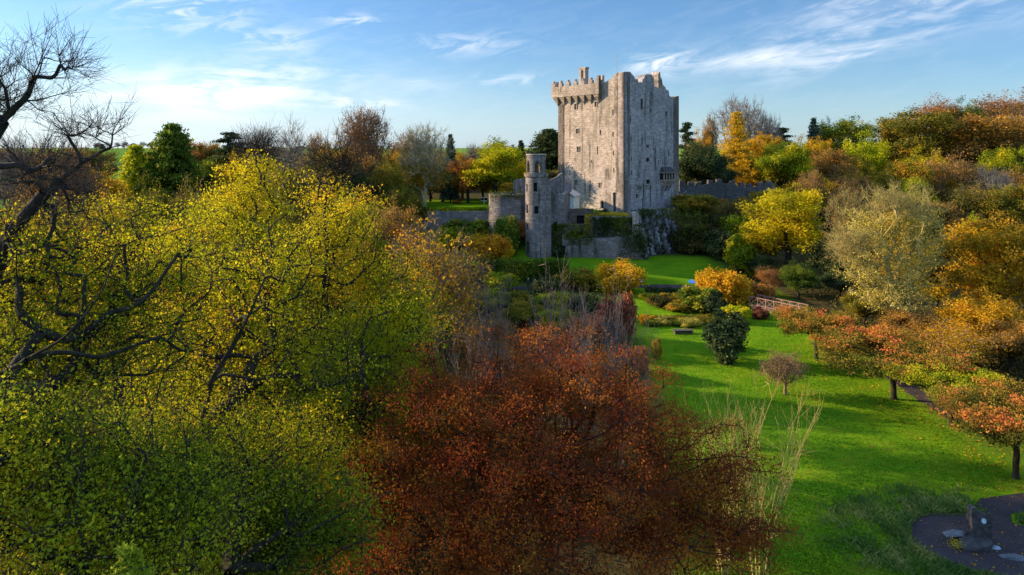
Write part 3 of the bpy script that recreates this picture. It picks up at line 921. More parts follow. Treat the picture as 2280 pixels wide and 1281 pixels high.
def build_round_tower():
    Y = 122.0; c0 = P(1194, 566, Y); r = 1.93
    cx, cy = c0.x, Y
    t = empty('round_tower', (0, 0, 0))
    tag(t, 'slender round ruined stone tower with open arched top beside the keep', 'tower')
    def zz(py): return CAM_Z - (py - HORIZON) / FPX * Y
    def an(px):
        s = ((px - 1140) / FPX * Y - cx) / r
        return 1.5 * math.pi + math.asin(max(-1, min(1, s)))
    hs = []
    for px, py, w_, h_ in ((1191, 416, 9, 20), (1193.5, 466, 10, 17), (1173.5, 465, 4, 19), (1174, 504, 4, 16), (1173, 418, 3, 17)):
        hs.append((an(px - w_ / 2), an(px + w_ / 2), zz(py + h_ / 2), zz(py - h_ / 2), False))
    hs.append((an(1171.2), an(1177), zz(566), zz(537), True))
    b = MB(); ring(b, (cx, cy), r, 2.0, zz(391), n=64, holes=hs); b.build('tower_wall', M['ruin'], t)
    for h in hs[:5]:
        wbm = MB(); am = (h[0] + h[1]) / 2
        def p(a, z, rr): return (cx + rr * math.cos(a), cy + rr * math.sin(a), z)
        wbm.face((p(h[0] - .03, h[2], r - .40), p(h[1] + .03, h[2], r - .40), p(h[1] + .03, h[3], r - .40), p(h[0] - .03, h[3], r - .40)), m=0)
        wbm.bar(p(h[0], h[2] - .06, r + .01), p(h[1], h[2] - .06, r + .01), .07, 5, m=1)
        wbm.build('window', [M['void'], M['mullion']], t)
    cor = MB(); ring(cor, (cx, cy), r + .22, zz(393), zz(386.5), n=48, th=.8); cor.build('cornice', M['ruin'], t)
    rb = r - .22
    def an2(px): return 1.5 * math.pi + math.asin(max(-1, min(1, ((px - 1140) / FPX * Y - cx) / rb)))
    hb = []
    for ac in (an2(1196), an2(1196) - 1.15, an2(1196) + 1.15, an2(1196) + 2.5, an2(1196) - 2.35):
        hb.append((ac - .30, ac + .30, zz(384), zz(357), True))
    bl = MB(); ring(bl, (cx, cy), rb, zz(387), zz(345), an2(1196) - math.pi, an2(1196) + math.pi, n=90, nz=26, holes=hb, th=.4); bl.build('belfry', M['ruin'], t)
    cp = MB(); ring(cp, (cx, cy), rb + .12, zz(345.6), zz(343.2), n=48, th=.7); cp.build('coping', M['mullion'], t)
    bu = MB()   # straight buttress side joining the house wall
    e = P(1214, 440, Y + .5)
    wall(bu, (e.x - .75, Y - .75), (1, 0), [(0, zz(396)), (.6, zz(394)), (1.3, zz(398)), (1.75, zz(412))], 2.0, [], 2.2, jit=.15, uvo=9)
    bu.build('buttress', M['ruin'], t)


build_round_tower()


def ruin(name, label, mat, segs, cat='ruined wall', windows=()):
    o = empty(name, (0, 0, 0)); tag(o, label, cat)
    mb = MB(); rng = random.Random(len(name) * 7)
    for s in segs:
        wall(mb, s['o'], s['d'], s['prof'], s['zb'], s.get('holes', []), s.get('t', .9), .5, s.get('jit', .15), rng, uvo=s.get('uvo', 0))
    mb.build('masonry', mat, o)
    for s in segs:
        for h in s.get('holes', []): window_part(o, s['o'], s['d'], h, depth=.48, arch=s.get('arch', False))
    return o


def flat(pxs, Y, zbase, pys, holes=(), t=.9, d=(1, 0), **k):
    """wall facing the camera at depth Y, from pixel tops"""
    x0 = (pxs[0] - 1140) / FPX * Y
    prof = [((px - 1140) / FPX * Y - x0, CAM_Z - (py - HORIZON) / FPX * Y) for px, py in zip(pxs, pys)]
    hs = [((a - 1140) / FPX * Y - x0, (c - 1140) / FPX * Y - x0, CAM_Z - (e - HORIZON) / FPX * Y, CAM_Z - (b - HORIZON) / FPX * Y) for a, b, c, e in holes]
    return dict(o=(x0, Y), d=(1, 0), prof=prof, zb=zbase, holes=hs, t=t, **k)


ruin('ruined_house', 'roofless ruined stone house between round tower and keep', M['ruin'], [
    flat([1219, 1226, 1232, 1240, 1250, 1257], 122.9, 1.8, [399, 420, 430, 433, 432, 436], [(1233, 494, 1241, 515)], t=1.0, uvo=3),
    flat([1222, 1228, 1238, 1247, 1252, 1254], 128.0, 6, [404, 399, 395, 388, 386, 400], [], t=1.6, uvo=17),
    dict(o=P(1257, 430, 123.0).to_2d(), d=(.25, .97), prof=[(0, 13.6), (5, 13.9), (7.5, 16.8)], zb=2, t=.9, uvo=30)])
ruin('gable_fragment', 'tall lit wall fragment left of and behind the round tower', M['ruin'], [
    dict(o=(P(1150, 400, 130).x - .6, 133.4), d=(.18, -.984), prof=[(0, 15.6), (5.5, 16.2)], zb=6, t=1.0, uvo=2),
    flat([1151.5, 1160, 1172, 1182], 128, 6, [399, 398, 399, 397], [], uvo=9)])
bast = empty('round_bastion', (0, 0, 0)); tag(bast, 'low round mossy stone bastion left of the slender round tower', 'bastion')
mb_ = MB(); cB = P(1127, 430, 126)
ring(mb_, (cB.x, 127.2), 3.25, 5.5, 13.55, n=50, th=.8); mb_.build('masonry', M['ruin'], bast)
mb_ = MB(); wall(mb_, (cB.x + .8, 124.1), (1, .05), [(0, 13.5), (3, 13.8), (4.4, 13.7)], 5, [], 1.0, jit=.12, uvo=60); mb_.build('side_wall', M['ruin'], bast)
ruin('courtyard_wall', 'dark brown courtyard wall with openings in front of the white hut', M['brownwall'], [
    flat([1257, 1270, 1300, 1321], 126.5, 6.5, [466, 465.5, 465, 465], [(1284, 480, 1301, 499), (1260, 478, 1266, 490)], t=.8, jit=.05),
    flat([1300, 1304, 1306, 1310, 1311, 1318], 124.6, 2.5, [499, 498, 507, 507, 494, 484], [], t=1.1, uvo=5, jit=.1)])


def block(name, label, pl, zb, zt, mat, cat, jit=.12):
    """thick ruin block from a plan polygon given as (px, Y), counter-clockwise seen from above"""
    o = empty(name, (0, 0, 0)); tag(o, label, cat)
    mb = MB(); rng = random.Random(5)
    pts = [((px - 1140) / FPX * Y, Y) for px, Y in pl]
    N = len(pts); tops = {}
    for i in range(N):
        a, b = pts[i], pts[(i + 1) % N]; ln = math.hypot(b[0] - a[0], b[1] - a[1]); k = max(1, int(ln / .7))
        for j in range(k):
            p = (a[0] + (b[0] - a[0]) * j / k, a[1] + (b[1] - a[1]) * j / k); q = (a[0] + (b[0] - a[0]) * (j + 1) / k, a[1] + (b[1] - a[1]) * (j + 1) / k)
            za = tops.setdefault((round(p[0], 3), round(p[1], 3)), zt + rng.uniform(-jit, jit)); zq = tops.setdefault((round(q[0], 3), round(q[1], 3)), zt + rng.uniform(-jit, jit))
            s0, s1 = ln * j / k + i * 13, ln * (j + 1) / k + i * 13
            mb.face(((*p, zb), (*q, zb), (*q, zq), (*p, za)), [(s0, zb), (s1, zb), (s1, zq), (s0, za)])
    mb.face([(x, y, zt - .02) for x, y in pts])
    mb.build('masonry', mat, o)
    return o


block('ivy_bastion', 'square stone bastion under a mat of ivy below the keep', [(1317, 123.6), (1410, 123.2), (1416, 130), (1306, 130)], 2, 9.55, M['ruin'], 'bastion')
ruin('lower_wall', 'long pale lower retaining wall at the foot of the castle', M['ruin'], [
    flat([1252, 1262, 1300, 1340, 1390, 1425, 1441], 121.4, .6, [523, 528, 534, 531, 529, 526, 540], [], t=1.6, uvo=70)])
ruin('stone_pier', 'small sunlit broken stone pier beside the ivy bastion', M['keep'], [
    flat([1409, 1412, 1418, 1422], 122.4, 5.0, [474, 472.5, 473, 475], [], t=1.0, jit=.05)], 'pier')
# curtain wall to the right with stepped crenels
prx, pry = [], []
x = 1513
k = 0
while x < 1722:
    top_ = 402 + 3 * math.sin(x * .05) + (4 if x > 1640 else 0)
    prx += [x, x + .5, x + 11, x + 11.5]; pry += [top_ + 9, top_ + (k % 3), top_ + (k % 2), top_ + 9]
    x += (21, 17, 26, 19, 30)[k % 5]; k += 1
prx.append(1727); pry.append(412)
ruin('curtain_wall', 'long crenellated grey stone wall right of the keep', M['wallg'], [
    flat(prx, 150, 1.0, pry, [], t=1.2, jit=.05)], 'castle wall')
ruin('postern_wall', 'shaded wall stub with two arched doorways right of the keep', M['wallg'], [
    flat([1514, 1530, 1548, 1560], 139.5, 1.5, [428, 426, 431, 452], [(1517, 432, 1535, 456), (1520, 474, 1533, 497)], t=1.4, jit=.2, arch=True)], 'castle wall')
ruin('terrace_wall', 'low stone wall along the terrace lawn left of the castle', M['ruin'], [
    dict(o=P(872, 487, 129).to_2d(), d=(1, 0), prof=[(0, 9.9), (18.3, 10.1)], zb=5, t=.6, jit=.06)], 'garden wall')


def hut():
    h = empty('visitor_hut', (*P(1264, 463, 131).to_2d(), gz(12, 133)), R(-18))
    tag(h, 'small white hut with pale roof and blue-white window below the keep', 'hut')
    zb = P(1275, 463, 132).z - gz(12, 133)
    b = MB(); W, D, H = 1.75, 2.4, 2.1
    gab = [(-W, -D, zb - 1), (W, -D, zb - 1), (W, -D, zb + H + .3), (.55, -D, zb + H + 1.15), (-W, -D, zb + H - .35)]
    b.face(gab); b.face([(x, D, z) for x, y, z in gab][::-1])
    for i, j in ((0, 4), (1, 2)):
        a, c = gab[i], gab[j]; q = [a, c, (c[0], D, c[2]), (a[0], D, a[2])]; b.face(q if i == 0 else q[::-1])
    b.build('wall', M['white'], h)
    r = MB()
    for (x0, z0), (x1, z1) in (((-W - .5, H - .52), (.55, H + 1.22)), ((.55, H + 1.22), (W + .3, H + .28))):
        q = [(x0, -D - .45, zb + z0), (x1, -D - .45, zb + z1), (x1, D + .4, zb + z1), (x0, D + .4, zb + z0)]
        r.face(q); r.face([(x, y, z + .12) for x, y, z in q]); r.face([q[0], q[1], (*q[1][:2], q[1][2] + .12), (*q[0][:2], q[0][2] + .12)])
    r.build('roof', M['roofpale'], h)
    wv = MB(); wv.box((.35, -D - .03, zb + 1.15), (.62, .04, .62)); wv.build('window', M['glass'], h)
    fr = MB()
    for s in (-.66, .66): fr.box((.35 + s, -D - .05, zb + 1.15), (.05, .05, .7))
    for s in (-.67, .67): fr.box((.35, -D - .05, zb + 1.15 + s), (.6, .045, .05))
    fr.build('window_frame', M['fascia'], h)
    ft = MB(); ft.box((-2.6, -.2, zb + H - .55), (1.5, 2.0, .09)); ft.build('flat_roof', M['roofpale'], h)


hut()


def fence_rail():
    o = empty('handrail', (0, 0, 0)); tag(o, 'thin dark metal handrail by the arched keep door', 'handrail')
    a, b = P(1318, 478, 125.5), P(1345, 474, 126.5); m_ = MB()
    for f in (0, .33, .66, 1):
        p = a.lerp(b, f); m_.bar((p.x, p.y, p.z - .6), (p.x, p.y, p.z + 1.0), .04)
    p_ = m_.build('post', M['wooddark'], o)
    m_ = MB()
    for dz_ in (.4, .95): m_.bar(a + Vector((0, 0, dz_)), b + Vector((0, 0, dz_)), .035)
    m_.build('rail', M['wooddark'], o)


fence_rail()


# cliff under the keep
def cliff():
    rng = np.random.default_rng(4)
    nu, nv = 90, 46
    us = np.linspace(0, 1, nu); vs = np.linspace(0, 1, nv)
    px = np.interp(us, [0, .08, .52, .62, .8, 1], [1412, 1420, 1512, 1545, 1620, 1715])
    Yf = np.interp(us, [0, .1, .52, .62, .8, 1], [125.5, 122.8, 129.5, 133, 139, 147])
    top = np.interp(us, [0, .08, .5, .56, .66, 1], [472, 470, 466, 478, 500, 470])
    V = []
    for v in vs:
        for i in range(nu):
            b_ = math.sin(us[i] * 37) * .5 + math.sin(us[i] * 71 + v * 5) * .35 + math.sin(v * 13 + us[i] * 21) * .5
            zt = CAM_Z - (top[i] - HORIZON) / FPX * Yf[i]
            z = 1.2 + (zt - 1.2) * v
            crack = -1.1 if abs(math.sin(us[i] * 24 + v * 1.8 + 1)) < .16 else 0
            dep = 3.6 * (v ** 1.6) + (1.0 * b_ + rng.normal() * .22 - crack) * (1 - .75 * v)
            if us[i] > .62: dep += 4 * v
            x_ = (px[i] - 1140) / FPX * Yf[i]
            V.append((x_ + rng.normal() * .18, Yf[i] + dep - 1.2, z + rng.normal() * .15))
        
    V = np.array(V); i, j = np.meshgrid(np.arange(nu - 1), np.arange(nv - 1)); a = (j * nu + i).ravel()
    Q = np.stack([a, a + 1, a + nu + 1, a + nu], 1)
    # ledge on top running back under the keep
    o = link('cliff', arr_mesh('cliff', V, Q, M['rock'])); tag(o, kind='structure')
    o['label'] = 'pale limestone crag the keep stands on'


cliff()


# ------------------------------------------------------------------ small objects
def footbridge():
    a = PG(1716, 697); d = Vector((.58, -.81, 0)).normalized(); n = Vector((-d.y, d.x, 0))
    o = empty('footbridge', (a.x, a.y, 0), math.atan2(d.y, d.x))
    tag(o, 'wooden footbridge with pinkish cross-braced railings at the lawn edge', 'bridge')
    m_ = MB(); L0, L1, W = -3.2, 4.2, 1.75
    x_ = L0
    while x_ < L1: m_.box((x_ + .07, W / 2, .42), (.066, W / 2 + .1, .03)); x_ += .15
    m_.build('deck', M['wood'], o)
    m_ = MB()
    for y in (.12, W - .12): m_.box(((L0 + L1) / 2, y, .28), ((L1 - L0) / 2, .07, .11))
    m_.build('beam', M['wooddark'], o)
    for y in (0, W):
        m_ = MB()
        ps = [L0 + i * (L1 - L0) / 6 for i in range(7)]
        for p in ps: m_.box((p, y, .98), (.06, .06, .62))
        m_.box(((L0 + L1) / 2, y, 1.63), ((L1 - L0) / 2 + .1, .08, .045))
        m_.box(((L0 + L1) / 2, y, .62), ((L1 - L0) / 2, .045, .04))
        for p, q in zip(ps[:-1], ps[1:]):
            m_.bar((p + .06, y - .03, .66), (q - .06, y - .03, 1.56), .045, 4); m_.bar((p + .06, y + .03, 1.56), (q - .06, y + .03, .66), .045, 4)
        m_.build('railing', M['wood'], o)
    for x_ in (L0 + .5, 0, L1 - .5):
        m_ = MB()
        m_.box((x_, W / 2, .05), (.12, W / 2, .15)); m_.build('footing', M['mullion'], o)


footbridge()


def bench():
    a = PG(1521, 742)
    o = empty('bench', (a.x, a.y, gz(a.x, a.y)), R(2)); tag(o, 'low dark backless timber bench on the sunlit lawn', 'bench')
    m_ = MB()
    for i in range(4): m_.box((0, -.30 + i * .2, .43), (1.18, .09, .035))
    m_.build('seat', M['wooddark'], o)
    for s in (-1, 1):
        m_ = MB(); m_.box((s * .95, 0, .19), (.12, .34, .2)); m_.build('leg', M['wooddark'], o)
    m_ = MB(); m_.box((0, 0, .22), (.84, .12, .15)); m_.build('stretcher', M['wooddark'], o)


bench()


def board(px, py, mat, label, name='information_board'):
    a = PG(px, py + 14)
    z0 = gz(a.x, a.y)
    o = empty(name, (a.x, a.y, z0)); tag(o, label, 'board')
    m_ = MB(); n = 20
    pts = [(.62 * math.cos(2 * math.pi * i / n), .32 * math.sin(2 * math.pi * i / n)) for i in range(n)]
    zf = lambda y: 1.0 + y * .75
    m_.face([(x, y, zf(y)) for x, y in pts]); m_.face([(x, y, zf(y) - .05) for x, y in pts][::-1])
    for i in range(n):
        p, q = pts[i], pts[(i + 1) % n]; m_.face(((*p, zf(p[1]) - .05), (*q, zf(q[1]) - .05), (*q, zf(q[1])), (*p, zf(p[1]))))
    m_.build('panel', mat, o)
    m_ = MB()
    for s in (-.3, .3): m_.bar((s, 0, -.1), (s, 0, .96), .04)
    m_.build('post', M['wooddark'], o)


board(1541, 627, M['blue'], 'oval blue board on posts beside the orange maple')
board(1424, 624, M['signwhite'], 'pale oval board on posts right of the golden weeping tree')


def terrace_sign():
    a = P(1078, 470, 141); z0 = gz(a.x, a.y)
    o = empty('terrace_sign', (a.x, a.y, z0)); tag(o, 'small pale sign with two round discs on the castle terrace', 'sign')
    m_ = MB()
    for s in (-.36, .36):
        n = 14
        for y in (-.03, .03):
            q = [(s + .34 * math.cos(2 * math.pi * i / n), y, 1.35 + .42 * math.sin(2 * math.pi * i / n)) for i in range(n)]
            m_.face(q if y < 0 else q[::-1])
        m_.bar((s, -.03, 1.35), (s, .03, 1.35), .34, 14)
    m_.build('disc', M['signwhite'], o)
    m_ = MB(); m_.bar((0, .06, -.2), (0, .06, 1.5), .05); m_.box((0, .06, 1.3), (.5, .03, .05)); m_.build('post', M['metal'], o)


terrace_sign()


def standing_stone():
    a = PG(2178, 1206)
    o = empty('standing_stone', (a.x, a.y, .03)); tag(o, 'tall dark slate monolith with slanted top and pale plaque on the gravel bed', 'standing stone')
    rng = random.Random(8)
    prof = [(-.66, -.1), (-.60, .9), (-.63, 1.5), (-.56, 2.42), (-.30, 2.45), (-.18, 2.25), (.22, 2.02), (.52, 1.88), (.60, 1.80), (.62, 1.2), (.66, .6), (.62, -.1)]
    m_ = MB(); F, B = [], []
    for x, z in prof:
        F.append((x, -.26 + rng.uniform(-.04, .04) - .05 * (2.4 - z), z)); B.append((x * .96, .26 + rng.uniform(-.04, .04), z * .99))
    n = len(prof)
    cF = (0, -.36, 1.1); cBk = (0, .28, 1.1)
    for i in range(n - 1):
        m_.face((F[i], F[i + 1], cF)[::-1]); m_.face((B[i], B[i + 1], cBk))
        m_.face((F[i], F[i + 1], B[i + 1], B[i]))
    m_.face((F[-1], F[0], cF)[::-1]); m_.face((B[-1], B[0], cBk))
    mono = m_.build('monolith', M['slate'], o)
    sb = mono.modifiers.new('split', 'SUBSURF'); sb.subdivision_type = 'SIMPLE'; sb.levels = sb.render_levels = 3
    tx = bpy.data.textures.new('slate_relief', 'CLOUDS'); tx.noise_scale = .28; tx.noise_depth = 4
    wl = mono.modifiers.new('weld', 'WELD'); wl.merge_threshold = .002
    dp = mono.modifiers.new('relief', 'DISPLACE'); dp.texture = tx; dp.strength = .16; dp.mid_level = .5; dp.texture_coords = 'LOCAL'
    m_ = MB(); nn = 16
    q = [(.10 + .15 * math.cos(2 * math.pi * i / nn), -.40, 1.62 + .17 * math.sin(2 * math.pi * i / nn)) for i in range(nn)]
    m_.face(q); m_.face([(x, y + .08, z) for x, y, z in q][::-1])
    for i in range(nn):
        p, r_ = q[i], q[(i + 1) % nn]; m_.face((p, r_, (r_[0], r_[1] + .08, r_[2]), (p[0], p[1] + .08, p[2])))
    m_.build('plaque', M['plaque'], o)
    o.scale = (.88, .9, .80)


standing_stone()


def stone(px, py, h, label, mat, rz=0, tilt=0.0, name='stone', z=0.03, seed=1):
    a = PG(px, py); rng = random.Random(seed)
    o_ = MB()
    n, rings = (5 if name == 'slab' else 9), 4
    pts = []
    for k in range(rings):
        f = k / (rings - 1)
        row = []
        for i in range(n):
            t = 2 * math.pi * i / n; j = 1 + rng.uniform(-.16, .16)
            kx = (1.0, 1.06, .98, .62)[k]
            row.append((h[0] * math.cos(t) * j * kx, h[1] * math.sin(t) * j * kx, -.05 + 2 * h[2] * f + rng.uniform(-.06, .06) * h[2] + tilt * h[0] * math.cos(t)))
        pts.append(row)
    for k in range(rings - 1):
        for i in range(n):
            j = (i + 1) % n; o_.face((pts[k][i], pts[k][j], pts[k + 1][j], pts[k + 1][i]))
    o_.face(pts[-1]); o_.face(pts[0][::-1])
    o = o_.build(name, mat, None, (a.x, a.y, z), rz); tag(o, label, 'stone')
    return o


stone(2172, 1218, (.92, .55, .24), 'dark rough rock footing in front of the slate monolith', M['slate'], .2, 0, 'base_rock', seed=3)
stone(2128, 1203, (.34, .25, .17), 'small dark rock propping the flat slab', M['slate'], .5, 0, 'rock', seed=9)
stone(2124, 1203, (.66, .32, .05), 'flat pale slab left of the slate monolith, propped on a rock', M['paleslate'], .12, .08, 'slab', z=.40, seed=4)
stone(2214, 1222, (.30, .18, .08), 'pale blue-white stone at the right foot of the monolith', M['palestone'], -.6, 0.2, 'pale_stone', seed=5)
stone(2256, 1244, (.80, .26, .10), 'long grey slab lying on the gravel at right', M['paleslate'], -.12, 0, 'slab', seed=6)


def person(px, py, label, coat, legs_m, face_rz):
    a = PG(px, py); z0 = gz(a.x, a.y)
    o = empty('person', (a.x, a.y, z0), face_rz); tag(o, label, 'person')
    V = [(0, 0, .92), (0, 0, 1.15), (0, 0, 1.42), (0, 0, 1.52), (0, -.02, 1.66),
         (.10, 0, .88), (.12, -.10, .48), (.12, -.02, .06), (.12, -.14, .03), (-.10, 0, .88), (-.11, .10, .48), (-.11, .22, .08), (-.11, .10, .03),
         (.20, 0, 1.38), (.26, .05, 1.10), (.25, -.06, .86), (.25, -.10, .76), (-.20, 0, 1.38), (-.26, -.02, 1.10), (-.25, -.14, .88), (-.25, -.19, .79)]
    E = [(0, 1), (1, 2), (2, 3), (3, 4), (0, 5), (5, 6), (6, 7), (7, 8), (0, 9), (9, 10), (10, 11), (11, 12), (2, 13), (13, 14), (14, 15), (15, 16), (2, 17), (17, 18), (18, 19), (19, 20)]
    rad = [.16, .15, .17, .06, .10, .10, .07, .05, .045, .10, .07, .05, .045, .07, .055, .045, .035, .07, .055, .045, .035]
    me = bpy.data.meshes.new('body'); me.from_pydata(V, E, [])
    b = link('body', me, o)
    b.modifiers.new('skin', 'SKIN')
    sk = me.skin_vertices[0]
    for i, r_ in enumerate(rad): sk.data[i].radius = (r_, r_ * .8)
    sk.data[0].use_root = True
    s = b.modifiers.new('sub', 'SUBSURF'); s.levels = 1; s.render_levels = 2
    me.materials.append(legs_m)
    c = MB()
    rows = [(.20, .17, .86), (.21, .17, 1.05), (.215, .17, 1.25), (.225, .16, 1.40), (.11, .10, 1.53)]
    n = 12; rr = [[(x * math.cos(2 * math.pi * i / n), y * math.sin(2 * math.pi * i / n), z) for i in range(n)] for x, y, z in rows]
    for k in range(4):
        for i in range(n): c.face((rr[k][i], rr[k][(i + 1) % n], rr[k + 1][(i + 1) % n], rr[k + 1][i]))
    c.build('coat', coat, o)
    hd = MB(); rr = []
    for k in range(7):
        t = math.pi * k / 6
        rr.append([(.105 * math.sin(t) * math.cos(2 * math.pi * i / n), -.02 + .115 * math.sin(t) * math.sin(2 * math.pi * i / n), 1.70 + .125 * math.cos(t)) for i in range(n)])
    for k in range(6):
        for i in range(n):
            j = (i + 1) % n; hd.face((rr[k][i], rr[k + 1][i], rr[k + 1][j], rr[k][j]))
    hd.build('hair', M['hairpale'], o)


person(1176, 645, 'pale-haired walker in a dark coat on the path below the castle bank', M['coatdark'], M['coatdark'], 2.4)
person(1191, 648, 'pale-haired walker in a grey coat on the path below the castle bank', M['coatgrey'], M['coatdark'], 2.2)


def distant_house():
    a = P(1152, 330, 330); z0 = gz(a.x, a.y)
    o = empty('country_house', (a.x, a.y, z0)); tag(o, 'distant stone house whose two chimneys rise over the trees', 'house')
    H = 22 - z0
    m_ = MB(); m_.box((0, 4, H / 2 - 3), (9, 6, H / 2 - 1)); m_.build('wall', M['keep'], o)
    m_ = MB(); z1, z2_ = H - 4, H - 1.0
    m_.face(((-9.4, -2.4, z1), (9.4, -2.4, z1), (6, 4, z2_), (-6, 4, z2_))); m_.face(((9.4, 10.4, z1), (-9.4, 10.4, z1), (-6, 4, z2_), (6, 4, z2_)))
    m_.face(((-9.4, 10.4, z1), (-9.4, -2.4, z1), (-6, 4, z2_))); m_.face(((9.4, -2.4, z1), (9.4, 10.4, z1), (6, 4, z2_))); m_.build('roof', M['slate'], o)
    for s, h in ((-2.2, 1.9), (1.9, 2.1)):
        m_ = MB(); m_.box((s, 2, H - .5), (.72, .8, h)); m_.box((s, 2, H - .5 + h), (.85, .95, .16))
        for k in (-.35, .35): m_.bar((s + k, 2, H - .5 + h), (s + k, 2, H + h), .16)
        m_.build('chimney', M['keep'], o)


distant_house()


def white_cottage():
    a = P(372, 436, 150); z0 = gz(a.x, a.y)
    o = empty('cottage', (a.x, a.y, z0), .5); tag(o, 'small white cottage glimpsed between the left trees', 'cottage')
    m_ = MB(); m_.box((0, 0, 1.4), (3.2, 2.2, 1.5))
    for s in (-1, 1): m_.face(((s * 3.2, -2.2, 2.9), (s * 3.2, 2.2, 2.9), (s * 3.2, 0, 4.4)))
    m_.build('wall', M['white'], o)
    m_ = MB(); m_.face(((-3.4, -2.5, 2.75), (3.4, -2.5, 2.75), (3.4, 0, 4.5), (-3.4, 0, 4.5))); m_.face(((3.4, 2.5, 2.75), (-3.4, 2.5, 2.75), (-3.4, 0, 4.5), (3.4, 0, 4.5))); m_.build('roof', M['slate'], o)
    m_ = MB(); m_.box((1, -2.21, 1.5), (.4, .03, .5)); m_.build('window', M['void'], o)


white_cottage()


# ------------------------------------------------------------------ tree prototypes (metres, base at origin)
class Proto:
    def __init__(s, trunk, crown, H, W): s.trunk, s.crown, s.H, s.W = trunk, crown, H, W


def proto_round(seed, H=16.0, W=13.0, n=260, per=100, half=.155, sig=.60, trunk_f=.34, ells=None, R0=.42, bmat='bark', up=.45, tw=3, twr=.02, flat=(1, 1, .7), asp=.62):
    rng = np.random.default_rng(seed)
    if ells is None:
        ells = [((0, 0, H * .62), (W * .36, W * .36, H * .33))]
        for k in range(9):
            a = k * 2.4 + rng.random() * .8; f = rng.random()
            ells.append(((math.cos(a) * W * (.20 + .14 * f), math.sin(a) * W * (.20 + .14 * f), H * (.40 + .40 * rng.random())), (W * (.15 + .09 * rng.random()),) * 2 + (H * (.10 + .08 * rng.random()),)))
    wts = np.array([e[1][0] * e[1][2] for e in ells]); wts = wts / wts.sum()
    tips = np.concatenate([in_ell(rng, max(4, int(n * w_)), e[0], e[1], .5, H * .16) for e, w_ in zip(ells, wts)])
    tr = [(0, 0, 0), (rng.normal() * .15, rng.normal() * .15, H * trunk_f * .5), (rng.normal() * .25, rng.normal() * .25, H * trunk_f)]
    tp, dr, parts = skeleton(rng, tips, tr, R0, .022, .38)
    if tw: e_, d_, p2 = twigs(rng, tp, dr, tw, .9, twr, .35, .9); parts += p2
    V, Q = cat(parts)
    tme = arr_mesh('trunk', V, Q, M[bmat], smooth=True)
    cme = None
    if per:
        V, Q, t = leaves(rng, tp, per, sig, half, up, flat, (0, 0, H * .5), asp)
        cme = arr_mesh('crown', V, Q, L['olive'], t)
    return Proto(tme, cme, H, W)


def proto_bare(seed, H=16.0, W=13.0, n=340, tw=7, sub=2, trunk_f=.3, ells=None, R0=.42, bmat='barkgrey', twl=1.25, twr=.026, leaf=0, half=.14, up=.5, upc=.12):
    rng = np.random.default_rng(seed)
    if ells is None:
        ells = [((0, 0, H * .62), (W * .45, W * .45, H * .36)), ((W * .1, 0, H * .75), (W * .3, W * .3, H * .23)), ((-W * .2, 0, H * .6), (W * .26, W * .3, H * .2))]
    wts = np.array([e[1][0] * e[1][2] for e in ells]); wts = wts / wts.sum()
    tips = np.concatenate([in_ell(rng, max(4, int(n * w_)), e[0], e[1], .42, H * .2) for e, w_ in zip(ells, wts)])
    tr = [(0, 0, 0), (.1, .1, H * trunk_f * .5), (rng.normal() * .3, rng.normal() * .3, H * trunk_f)]
    tp, dr, parts = skeleton(rng, tips, tr, R0, .03, .45)
    ends, ed, p2 = twigs(rng, tp, dr, tw, twl, twr, up, .7, 2, sub); parts += p2
    V, Q = cat(parts)
    tme = arr_mesh('trunk', V, Q, M[bmat], smooth=True)
    cme = None
    if leaf:
        V, Q, t = leaves(rng, ends[rng.random(len(ends)) < .6], leaf, .3, half, .3)
        cme = arr_mesh('crown', V, Q, L['olive'], t)
    return Proto(tme, cme, H, W)


def proto_conifer(seed, H=16.0, W=8.0, tiers=22, spokes=9, per=24, half=.24, droop=.25, bmat='bark', asp=.4, top=.5, base=.10, gap=0.0, sig=.36):
    rng = np.random.default_rng(seed)
    P0, P1, C, tc_ = [], [], [], []
    for k in range(tiers):
        f = k / (tiers - 1); z = H * (base + (1 - base) * f * .97)
        rl = (W / 2) * (1 - f) ** top * (.8 + .35 * rng.random()) + .15
        for s in range(spokes):
            if rng.random() < gap: continue
            a = s * 2 * math.pi / spokes + k * 1.1 + rng.normal() * .2
            rr = rl * (.75 + .4 * rng.random())
            e = np.array([math.cos(a) * rr, math.sin(a) * rr, z - droop * rr + .18 * rr * rng.random()])
            P0.append((0, 0, z)); P1.append(e)
            m_ = max(2, int(rr / .5))
            tt = rng.random()
            for q in range(m_):
                g = (q + .6) / m_; C.append(np.array([0, 0, z]) * (1 - g) + e * g); tc_.append(tt * .5 + .35 * g)
    P0, P1, C = np.array(P0), np.array(P1), np.array(C)
    parts = [tubes(np.array([[0, 0, -.5]]), np.array([[0, 0, H]]), np.array([[0, 0, H]]), np.array([[0, 0, H]]), np.array([H * .022]), np.array([.02]), 6, 7),
             tubes(P0, (P1 - P0), P1, (P1 - P0), np.full(len(P0), .05), np.full(len(P0), .015), 2, 3)]
    V, Q = cat(parts); tme = arr_mesh('trunk', V, Q, M[bmat], smooth=True)
    V, Q, t = leaves(rng, C, per, sig, half, .6, (1, 1, .45), None, asp, tcl=np.array(tc_), tj=.35)
    return Proto(tme, arr_mesh('crown', V, Q, L['dark'], t), H, W)


